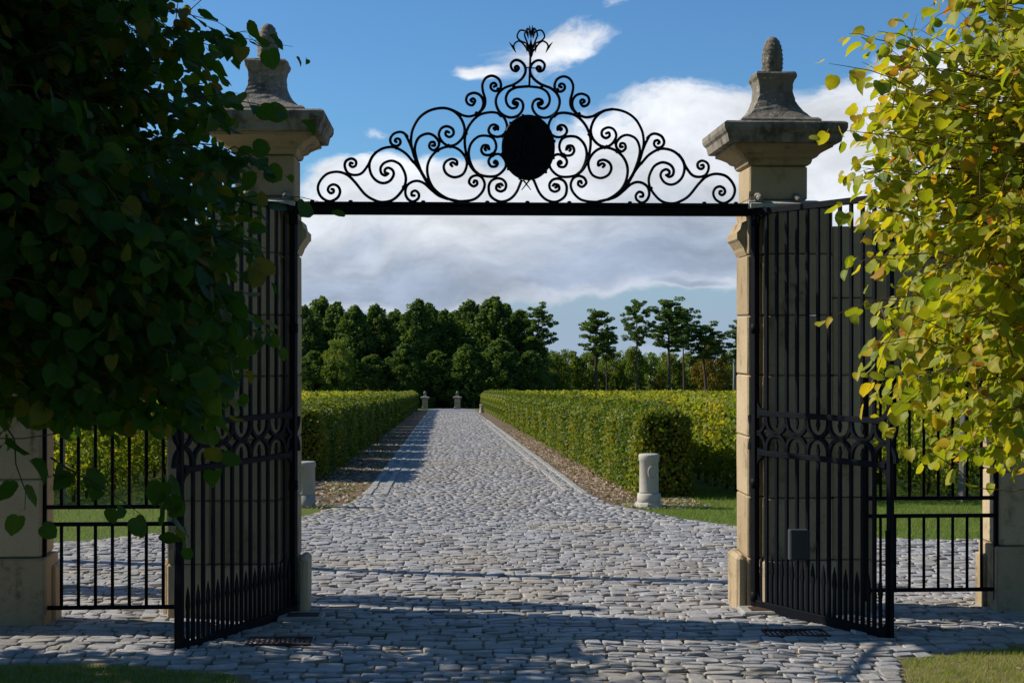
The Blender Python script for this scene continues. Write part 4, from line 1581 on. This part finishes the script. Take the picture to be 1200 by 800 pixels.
# ------------------------------------------------------------------ hedges and vines
def cards(P, nrm, size, tintv, wild=.5):
    n_ = len(P)
    tip = rng.normal(0, 1, (n_, 3)) + np.array([0, 0, -.3])
    nr = nrm + rng.normal(0, wild, (n_, 3))
    return stamp(quad, quadF, P, frames(tip, nr), size, tintv)


def box_points(n_, L, Wd, H, z0, top_r=.18, fluff=.05):
    """points on the surface of a clipped hedge block, y from 0 to L"""
    areas = np.array([L * H, L * H, L * Wd, Wd * H, Wd * H])
    f = rng.choice(5, n_, p=areas / areas.sum())
    a, b = rng.uniform(0, 1, n_), rng.uniform(0, 1, n_)
    P = np.zeros((n_, 3)); Q = np.zeros((n_, 3))
    for k_ in range(5):
        m_ = f == k_
        if k_ == 0: P[m_] = np.column_stack([np.full(m_.sum(), -Wd / 2), a[m_] * L, z0 + b[m_] * H]); Q[m_] = (-1, 0, 0)
        if k_ == 1: P[m_] = np.column_stack([np.full(m_.sum(), Wd / 2), a[m_] * L, z0 + b[m_] * H]); Q[m_] = (1, 0, 0)
        if k_ == 2: P[m_] = np.column_stack([(a[m_] - .5) * Wd, b[m_] * L, np.full(m_.sum(), z0 + H)]); Q[m_] = (0, 0, 1)
        if k_ == 3: P[m_] = np.column_stack([(a[m_] - .5) * Wd, np.zeros(m_.sum()), z0 + b[m_] * H]); Q[m_] = (0, -1, 0)
        if k_ == 4: P[m_] = np.column_stack([(a[m_] - .5) * Wd, np.full(m_.sum(), L), z0 + b[m_] * H]); Q[m_] = (0, 1, 0)
    # rounding of the shoulders and lumps
    zc = (P[:, 2] - z0) / H
    sh = np.clip((zc - (1 - top_r / H)) * H / top_r, 0, 1)
    P[:, 0] *= 1 - .30 * sh ** 2
    lump = .09 * np.abs(np.sin(pi * P[:, 1] / 1.43 + .2 * np.sin(P[:, 2] * 3))) ** .5 - .06 + .05 * np.sin(P[:, 1] * 3.1 + P[:, 2] * 2) + .04 * np.sin(P[:, 1] * 7.3 + 1 + P[:, 2] * 4.1)
    P += Q * (lump[:, None] + rng.normal(0, fluff, (n_, 1)) - .03)
    P += rng.normal(0, .02, (n_, 3))
    # stray shoots
    st_ = rng.random(n_) < .05
    P[st_] += Q[st_] * rng.exponential(.07, (st_.sum(), 1))
    return P, Q


def core(L, Wd, H, z0):
    b = MB()
    b.loft([[(-w_ / 2, .12, z), (w_ / 2, .12, z), (w_ / 2, L - .12, z), (-w_ / 2, L - .12, z)] for w_, z in ((Wd * .5, z0 + .10), (Wd * .8, z0 + .3), (Wd * .8, z0 + H * .85), (Wd * .5, z0 + H * .94))])
    return b


def slope_fix(V):
    V[:, 2] -= .033 * V[:, 1]
    return V


m, n, out = material('dark_core')  # very dark solid filling inside each block of hedge leaves
principled(n, out, (.022, .030, .012), .95, .05)
M['core'] = m


def hedge_meshes(L, Wd, H, z0, n_, size, mix):
    P, Q = box_points(n_, L, Wd, H, z0)
    T_ = np.clip(rng.normal(mix, .27, n_) + .20 * np.sin(P[:, 1] * 1.7 + P[:, 2]) + .10 * np.sin(P[:, 1] * 5.3 + 2 * np.sin(P[:, 2] * 3.1)), 0, 1)
    V_, F_, TT = cards(P, Q, size * rng.uniform(.6, 1.3, n_), T_)
    me = npmesh('clipped_foliage', slope_fix(V_), F_, TT)
    me.materials.append(M['hedge'])
    c_ = core(L, Wd, H, z0)
    c_.v = [(a, b, z - .033 * b) for a, b, z in c_.v]
    cm = c_.mesh('dark_core')
    cm.materials.append(M['core'])
    return me, cm


def hedge(side, x, y0, y1, Wd, label, gap):
    r = empty('clipped_hedge', (x, y0, g(y0)))
    tag(r, label, 'hedge', 'the two clipped hedges along the drive')
    SL = 4.3
    near = [hedge_meshes(SL, Wd, 1.54, .08, 26000, .064, .45) for _ in range(2)]
    mid = [hedge_meshes(SL, Wd, 1.54, .08, 11000, .10, .45) for _ in range(2)]
    fa = hedge_meshes(SL, Wd, 1.54, .08, 5500, .15, .45)
    y = y0
    k = 0
    while y < y1:
        me, cm = near[k % 2] if y < 48 else (mid[k % 2] if y < 80 else fa)
        s = random.uniform(.97, 1.03)
        for nm, mm_ in (('clipped_foliage', me), ('dark_core', cm)):
            o = link(nm, mm_, None, r)
            o.location = (random.uniform(-.03, .03) if nm == 'x' else 0, y - y0, g(y) - g(y0))
            o.scale = (s, 1, s)
            if nm == 'clipped_foliage': o['kind'] = 'stuff'
        y += SL + gap * random.uniform(.6, 1.4)
        k += 1
    # stems
    yy_ = y0 + .3
    i = 0
    while yy_ < y1 and i < 46:
        b = MB().tube([(random.uniform(-.05, .05) - side * .15, 0, -.1), (random.uniform(-.06, .06) - side * .12, .02, .2), (random.uniform(-.08, .08), 0, .75)], [.045, .035, .03], 6)
        o = b.build('stem', M['bark'], r)
        o.location = (0, yy_ - y0, g(yy_) - g(y0))
        yy_ += 2.15
        i += 1
    return r


hedge(1, 4.12, 26.6, 139, .95, 'long clipped green hedge along the right side of the drive, sunlit on the road side', .12)
hedge(-1, -3.25, 32.0, 139, .95, 'long clipped hedge along the left side of the drive, its road side in shade', .80)

# small end posts that stand in front of the hedges
for side, spots in ((1, (41.5, 69, 97)), (-1, (57, 90))):
    for yv in spots:
        xx = 3.60 if side > 0 else -2.72
        o = MB().box(-.06, .06, -.06, .06, -.1, .42, .01).build('hedge_stake', M['rust'])
        o.location = (xx, yv, g(yv))
        tag(o, {41.5: 'nearest short rust brown stake at the foot of the right hedge', 69: 'middle short rust brown stake at the foot of the right hedge', 97: 'farthest short rust brown stake at the foot of the right hedge',
                57: 'nearer dark stake at the foot of the left hedge', 90: 'farther dark stake at the foot of the left hedge'}[yv], 'stake', 'short stakes at the foot of the hedges')


def vine_mesh(L, n_, size, seedv):
    y_ = rng.uniform(0, L, n_)
    z_ = .16 + 1.54 * rng.beta(1.35, 1.1, n_)
    hw = .21 * (1 + .35 * np.sin(y_ * 5.2 + seedv)) * (1 - .30 * np.abs((z_ - .95) / .85) ** 2)
    s_ = rng.choice([-1, 1], n_)
    x_ = s_ * hw * rng.uniform(.35, 1.15, n_)
    z_ += .07 * np.sin(y_ * 4.1 + seedv * 2) + rng.normal(0, .05, n_)
    P = np.column_stack([x_, y_, z_])
    Q = np.column_stack([s_, np.zeros(n_), .5 * np.ones(n_)])
    T_ = np.clip(rng.normal(.42, .24, n_) + .12 * np.sin(y_ * 1.3 + seedv) + .25 * (z_ - 1.1), 0, 1)
    V_, F_, TT = cards(P, Q, size * rng.uniform(.6, 1.3, n_), T_, .8)
    me = npmesh('vine_foliage', slope_fix(V_), F_, TT)
    me.materials.append(M['vine'])
    return me


vn = [vine_mesh(10, 8500, .095, k) for k in range(3)]
vf = [vine_mesh(20, 5500, .15, k) for k in range(2)]
vff = [vine_mesh(30, 2200, .30, k) for k in range(2)]


def trunk_mesh(L):
    b = MB()
    y_ = .55
    while y_ < L:
        x0 = random.uniform(-.03, .03)
        b.tube([(x0, y_, -.05 - .033 * y_), (x0 + random.uniform(-.04, .04), y_ + random.uniform(-.06, .06), .3 - .033 * y_), (x0, y_ + random.uniform(-.1, .1), .72 - .033 * y_)], [.036, .03, .024], 5)
        y_ += 1.05
    me = b.mesh('vine_trunks')
    me.materials.append(M['bark'])
    return me


tm = trunk_mesh(10)
pm = MB()
pm.loft([[(-.045, -.045, -.1), (.045, -.045, -.1), (.045, .045, -.1), (-.045, .045, -.1)], [(-.04, -.04, 1.62), (.04, -.04, 1.62), (.04, .04, 1.62), (-.04, .04, 1.62)], [(-.02, -.02, 1.66), (.02, -.02, 1.66), (.02, .02, 1.66), (-.02, .02, 1.66)]])
pme = pm.mesh('post')
pme.materials.append(M['post'])
wm = MB()
for z in (.70, 1.10, 1.48):
    wm.tube([(0, 0, z), (0, 110, z - .033 * 110)], .004, 4)
wme = wm.mesh('wire')
wme.materials.append(M['wire'])


def vine_row(x, y0, label, group, full=True):
    r = empty('vine_row', (x, y0, g(y0)))
    tag(r, label, 'vine row', group)
    def put(nm, me, dy, kind=None, sy=1.0, fx=1):
        o = link(nm, me, None, r)
        o.location = (0, dy, g(y0 + dy) - g(y0))
        o.scale = (fx, sy, random.uniform(.95, 1.04) if kind else 1)
        if kind: o['kind'] = kind
        return o
    d_ = 0.0
    lim_near = 30 if full else 10
    i = random.randint(0, 2)
    while d_ < lim_near:
        put('vine_foliage', vn[i % 3], d_, 'stuff', fx=random.choice([-1, 1]))
        put('vine_trunks', tm, d_, 'stuff')
        i += 1
        d_ += 10
    while y0 + d_ < 70:
        put('vine_foliage', vf[i % 2], d_, 'stuff', fx=random.choice([-1, 1]))
        i += 1
        d_ += 20
    while y0 + d_ < 138:
        put('vine_foliage', vff[i % 2], d_, 'stuff', fx=random.choice([-1, 1]))
        i += 1
        d_ += 30
    for k in range(6 if full else 1):
        p_ = put('post', pme, -.15 + k * 6.0)
        p_.rotation_euler = (random.uniform(-.03, .03), random.uniform(-.03, .03), random.uniform(0, 1))
    put('wire', wme, -.1)
    return r


gr, gl = 'vine rows right of the right hedge', 'vine rows left of the left hedge'
ordw = ['first', 'second', 'third', 'fourth', 'fifth', 'sixth', 'seventh', 'eighth', 'ninth', 'tenth']
for i in range(24):
    x = 5.75 + i * 1.78
    lab = ('%s row of yellow green vines beyond the right hedge' % ordw[i]) if i < 10 else 'far row of yellow green vines in the field on the right'
    vine_row(x, 25.2 + .12 * (i % 3) + max(0, i - 4) * .35, lab, gr if i < 10 else 'far vine rows of the right field', i < 9)
for i in range(22):
    x = -5.0 - i * 1.78
    lab = ('%s row of yellow green vines beyond the left hedge' % ordw[i]) if i < 10 else 'far row of yellow green vines in the field on the left'
    vine_row(x, (29.5 if i == 0 else 25.6) + .12 * (i % 3), lab, gl if i < 10 else 'far vine rows of the left field', i < 8)

# ------------------------------------------------------------------ far pillars
for (px, lab) in ((498, 'small far stone pillar at the left of the far end of the drive'), (536, 'small far stone pillar at the right of the far end of the drive')):
    Yp = 170
    q = W(px, 470, Yp)
    zb = g(Yp)
    zt = CAM_Z + (400 - 458) * Yp / 1667
    r = empty('far_pillar', (q.x, Yp, zb))
    tag(r, lab, 'gate pillar', 'the two far pillars that end the drive')
    H_ = zt - zb
    b = MB()
    b.rectprof(0, 0, [(.40, -.2), (.40, .25), (.33, .27), (.33, H_ - .95)])
    b.build('shaft', M['lime'], r)
    b = MB()
    b.rectprof(0, 0, [(.36, H_ - .95), (.52, H_ - .85), (.54, H_ - .72), (.38, H_ - .66)])
    b.build('cap_slab', M['cap'], r)
    b = MB()
    b.rectprof(0, 0, [(.32, H_ - .66), (.19, H_ - .52), (.15, H_ - .38), (.19, H_ - .34)])
    b.lathe(0, 0, [(.10, H_ - .34), (.17, H_ - .26), (.17, H_ - .15), (.10, H_ - .04), (.01, H_)], 10)
    b.build('finial', M['cap'], r)


# ------------------------------------------------------------------ woodland
def clump_crown(centers, radii, per, size, tintc, seedv, flat=.75):
    rg = np.random.default_rng(seedv)
    n_ = len(centers)
    C_ = np.repeat(centers, per, 0)
    R2 = np.repeat(radii, per)
    v = rg.normal(0, 1, (len(C_), 3))
    v /= np.linalg.norm(v, axis=1, keepdims=True)
    rr = rg.uniform(.25, 1, (len(C_), 1)) ** .45
    P = C_ + v * rr * R2[:, None] * (1, 1, flat)
    tt = np.clip(np.repeat(tintc, per) + rg.normal(0, .13, len(C_)), 0, 1)
    tip = v * .6 + rg.normal(0, .6, v.shape)
    nr = v + rg.normal(0, .5, v.shape)
    return stamp(quad, quadF, P, frames(tip, nr), size * rg.uniform(.6, 1.4, len(C_)), tt)


def make_tree(kind, seedv):
    """unit tree about 1 m tall in z, 1 m wide; returns meshes"""
    rg = np.random.default_rng(seedv)
    tb = MB()
    cs, rs = [], []
    if kind == 'dense':
        H_, Wd = 18.0, 7.5
        for i in range(300):
            t = rg.uniform(.05, 1)
            prof = (1 - ((t - .42) / .60) ** 2) if t > .42 else .80 + .2 * t / .42
            prof = max(prof, .05) ** .8
            a = rg.uniform(0, 2 * pi)
            rr = Wd / 2 * prof * rg.uniform(.3, 1.0)
            cs.append((rr * cos(a), rr * sin(a), t * H_ - .3))
            rs.append(rg.uniform(.45, .85) * (1.0 if t < .8 else .75))
        per, size = 52, .36
        tb.tube([(0, 0, -.5), (.1, 0, H_ * .5), (0, 0, H_ * .95)], [.28, .2, .06], 6)
    elif kind in ('umbrella', 'umbrella_b', 'umbrella_c'):
        H_ = 20.0
        lo = {'umbrella': .56, 'umbrella_b': .62, 'umbrella_c': .60}[kind]
        Wd = {'umbrella': 6.0, 'umbrella_b': 8.0, 'umbrella_c': 6.6}[kind]
        bend = rg.uniform(-.6, .6)
        tb.tube(catmull([(0, 0, -.5), (bend * .3, 0, H_ * .3), (bend, .2, H_ * .6), (0, 0, H_ * .95)], 4), [.30 - .23 * i / 12 for i in range(13)], 7)
        for i in range(26):
            t = lo + (1 - lo) * (i + .5) / 26
            a = i * 2.4 + rg.uniform(-.4, .4)
            f = (t - lo) / (1 - lo)
            prof = sin(pi * min(.28 + f * .64, 1)) ** .7
            rr = Wd / 2 * prof * rg.uniform(.65, 1.05)
            e_ = np.array([rr * cos(a), rr * sin(a), t * H_ + rg.uniform(.0, .6)])
            b0 = np.array([bend * (1 - f) * .8, 0, t * H_ - .8])
            tb.tube([b0, (b0 + e_) / 2 + (0, 0, .1), e_], [.09, .06, .03], 4)
            for k_ in range(4):
                cs.append(tuple(e_ * (1, 1, 1) - (e_ - b0) * (.24 * k_) + rg.normal(0, .3, 3)))
                rs.append(rg.uniform(.55, .95) * (1 - .10 * k_))
        cs.append((0, 0, H_ - .3)); rs.append(.9); flat_ = .48
        per, size = 85, .30
    else:   # broad: low woodland tree
        H_, Wd = 10.0, 8.0
        for i in range(130):
            t = rg.uniform(.03, 1)
            prof = sqrt(max(1 - ((t - .45) / .58) ** 2, .02))
            a = rg.uniform(0, 2 * pi)
            rr = Wd / 2 * prof * rg.uniform(.4, 1.05)
            cs.append((rr * cos(a), rr * sin(a), t * H_ - .2))
            rs.append(rg.uniform(.6, 1.15))
        per, size = 80, .30
        tb.tube([(0, 0, -.5), (0, 0, H_ * .5), (.2, 0, H_ * .8)], [.22, .15, .05], 6)
    flat_ = .48 if kind.startswith('umb') else (1.5 if kind == 'dense' else .85)
    cs = np.array(cs)
    rs = np.array(rs)
    tint = np.clip(rg.normal(.45, .22, len(cs)), 0, 1)
    V_, F_, T_ = clump_crown(cs, rs, per, size, tint, seedv + 100, flat_)
    return V_, F_, T_, tb, H_, Wd


def tree_proto(kind, seedv, mat, bark):
    V_, F_, T_, tb, H_, Wd = make_tree(kind, seedv)
    me = npmesh('crown', V_, F_, T_)
    me.materials.append(mat)
    tm_ = tb.mesh('trunk')
    tm_.materials.append(bark)
    return me, tm_, H_, Wd


PR = {
    'dense': [tree_proto('dense', s, M['pine'], M['pinebark']) for s in (1, 2, 3, 4)],
    'umbrella': [tree_proto('umbrella', 11, M['pine'], M['pinebark'])],
    'umbrella_b': [tree_proto('umbrella_b', 12, M['pine'], M['pinebark'])],
    'umbrella_c': [tree_proto('umbrella_c', 13, M['pine'], M['pinebark'])],
    'broad': [tree_proto('broad', s, M['broad'], M['bark']) for s in (21, 22, 23)],
    'gold': [tree_proto('broad', s, M['gold'], M['bark']) for s in (31, 32)],
}
tn_ = [0]


def tree(kind, px, ytop, wpx, Y, label, name, group=None):
    me, tmh, H_, Wd = PR[kind][tn_[0] % len(PR[kind])]
    tn_[0] += 1
    q = W(px, ytop, Y)
    zb = g(Y)
    r = empty(name, (q.x, Y, zb), random.uniform(0, 6.28))
    tag(r, label, 'tree', group)
    hz_ = (q.z - zb) / H_
    wx = wpx / 1667 * Y / Wd * (1.35 if kind == 'dense' else 1.0)
    for nm, mm_ in (('crown', me), ('trunk', tmh)):
        o = link(nm, mm_, None, r)
        o.scale = (wx, wx, hz_)
    return r


ORD = 'first second third fourth fifth sixth seventh eighth ninth tenth eleventh twelfth thirteenth fourteenth fifteenth sixteenth seventeenth eighteenth nineteenth twentieth twenty-first'.split()
LG = 'dense dark pines left of the end of the drive'
left = [(356, 359, 40, 238), (375, 349, 46, 246), (394, 356, 40, 242), (415, 360, 44, 236), (439, 358, 48, 240), (462, 364, 40, 246), (489, 353, 52, 238), (503, 357, 40, 250), (521, 364, 42, 240),
        (551, 353, 46, 244), (578, 350, 54, 238), (592, 358, 40, 248), (608, 364, 46, 240), (626, 396, 40, 236), (425, 372, 50, 258), (535, 366, 50, 256), (470, 372, 50, 258), (560, 365, 50, 258), (340, 362, 46, 242)]
for i, (px, yt, w_, Y) in enumerate(left):
    tree('dense', px, yt, w_, Y, '%s dark pine from the left in the wood behind the end of the drive' % ORD[sorted(left).index((px, yt, w_, Y))], 'pine_tree', LG)
for bi, (px, yt, w_, Y, k) in enumerate(((368, 412, 44, 226, 'dense'), (396, 398, 40, 224, 'broad'), (436, 416, 44, 226, 'dense'), (474, 404, 42, 226, 'dense'), (512, 412, 44, 228, 'dense'), (548, 404, 40, 226, 'dense'), (586, 398, 46, 226, 'dense'), (622, 412, 40, 228, 'dense'),
                           (300, 400, 60, 232, 'broad'), (240, 400, 60, 236, 'broad'), (170, 395, 60, 236, 'broad'), (100, 400, 60, 236, 'broad'), (30, 400, 60, 236, 'broad'))):
    tree(k, px, yt, w_, Y, '%s lower tree at the foot of the pines%s' % ((ORD[bi], ', from the left pillar') if bi < 8 else (ORD[bi - 8], ', seen left of the left pillar')), 'woodland_tree', 'bushy trees at the foot of the dark pines')
tree('umbrella_c', 632, 360, 38, 234, 'slender pine leaning out at the right edge of the dense dark wood', 'pine_tree')
tree('umbrella', 699, 366, 46, 236, 'lone pine with a wide crown on a bare trunk, left of the three tall pines', 'pine_tree')
tree('umbrella_c', 711, 385, 26, 240, 'small pine crown tucked under the right side of the lone pine', 'pine_tree')
tree('umbrella_b', 746, 354, 42, 232, 'tall thin pine with a narrow crown and long bare trunk', 'pine_tree')
tree('umbrella', 785, 353, 52, 236, 'broad crowned tall pine right of the tall thin pine', 'pine_tree')
tree('umbrella_b', 802, 362, 42, 240, 'tall pine merging into the back of the broad crowned pine', 'pine_tree')
tree('umbrella_c', 828, 381, 50, 238, 'lower flat topped pine left of the right pillar', 'pine_tree')
tree('umbrella', 868, 376, 36, 240, 'pine almost hidden behind the right pillar', 'pine_tree')
RG = 'low green trees along the right horizon'
for i, (px, yt, w_) in enumerate([(652, 413, 34), (668, 411, 40), (690, 414, 38), (712, 416, 40), (733, 412, 38), (742, 408, 30), (762, 416, 36), (785, 414, 40), (806, 417, 36), (822, 414, 38), (852, 412, 34), (872, 414, 44), (900, 412, 50), (940, 416, 50), (985, 414, 50), (1030, 420, 50), (1075, 416, 56), (1120, 418, 56), (1165, 415, 56), (1215, 414, 60)]):
    tree('broad', px, yt, w_, 250 + (i * 7) % 16, '%s low bushy tree from the left in the belt along the right horizon' % ORD[i], 'woodland_tree', RG)
tree('gold', 834, 398, 44, 246, 'bronze yellow autumn tree left of the grey pole', 'autumn_tree')
tree('gold', 772, 441, 22, 236, 'small bright yellow bush below the broad crowned pine', 'autumn_bush')
# continuous understorey behind
nU = 9000
ux = rng.uniform(-75, 110, nU)
uy = rng.uniform(262, 285, nU)
uz = gz(uy) + rng.uniform(0, 1, nU) ** .8 * (8.0 + 1.5 * np.sin(ux * .35) + 1.2 * np.sin(ux * .9 + 2))
P = np.column_stack([ux, uy, uz])
V_, F_, T_ = stamp(quad, quadF, P, frames(rng.normal(0, 1, (nU, 3)), rng.normal(0, 1, (nU, 3)) + (0, -1, .5)), rng.uniform(.8, 1.6, nU), np.clip(rng.normal(.3, .2, nU), 0, 1))
tag(link('distant_woodland', npmesh('distant_woodland', V_, F_, T_), M['broad']), 'far green belt of woodland seen between the trunks of the nearer trees', 'woodland', kind='stuff')

# unseen yew column added behind the left pier to cast the broader shadow
yc = np.array([-5.15, 15.15, g(15.15)])
r = empty('shadow_yew', tuple(yc))
tag(r, 'slim dark clipped yew column added behind the left pier as an unseen shadow caster', 'tree')
zz_ = rng.uniform(.1, 4.9, 9000)
aa_ = rng.uniform(0, 2 * pi, 9000)
rr_ = .30 * np.clip((5.0 - zz_) / 1.2, 0, 1) ** .5 * rng.uniform(.7, 1.05, 9000)
P = np.column_stack([rr_ * np.cos(aa_), rr_ * np.sin(aa_), zz_])
V_, F_, T_ = cards(P, np.column_stack([np.cos(aa_), np.sin(aa_), aa_ * 0 + .3]), .07 * rng.uniform(.6, 1.3, 9000), rng.uniform(0, .6, 9000))
link('clipped_foliage', npmesh('clipped_foliage', V_, F_, T_), M['pine'], r)['kind'] = 'stuff'
MB().tube([(0, 0, -.1), (0, 0, 4.6)], [.06, .02], 6).build('trunk', M['bark'], r)

# utility pole
q = W(860.5, 420, 205)
zb = g(205)
r = empty('utility_pole', (q.x, 205, zb))
tag(r, 'thin grey utility pole beside the right pillar, in front of the bronze tree belt', 'pole')
MB().tube([(0, 0, -.3), (0, 0, q.z - zb - .1)], [.24, .16], 8).build('mast', M['post'], r)
MB().box(-1.0, .5, -.05, .05, q.z - zb - .32, q.z - zb - .2, .01).build('cross_arm', M['greymetal'], r)

# unseen mast added behind the left pier to draw a thin forecourt shadow
Yp = 17.4
q = W(5, 600, Yp)
r = empty('shadow_mast', (q.x, Yp, g(Yp)))
tag(r, 'tall wooden mast added behind the left pier, stand-in for an unknown shadow caster', 'mast')
MB().tube([(0, 0, -.2), (0, 0, 7.3)], [.15, .10], 10).build('mast', M['post'], r)
MB().lathe(0, 0, [(.06, 7.3), (.15, 7.34), (.15, 7.42), (.05, 7.5), (.01, 7.52)], 12).build('mast_top', M['greymetal'], r)
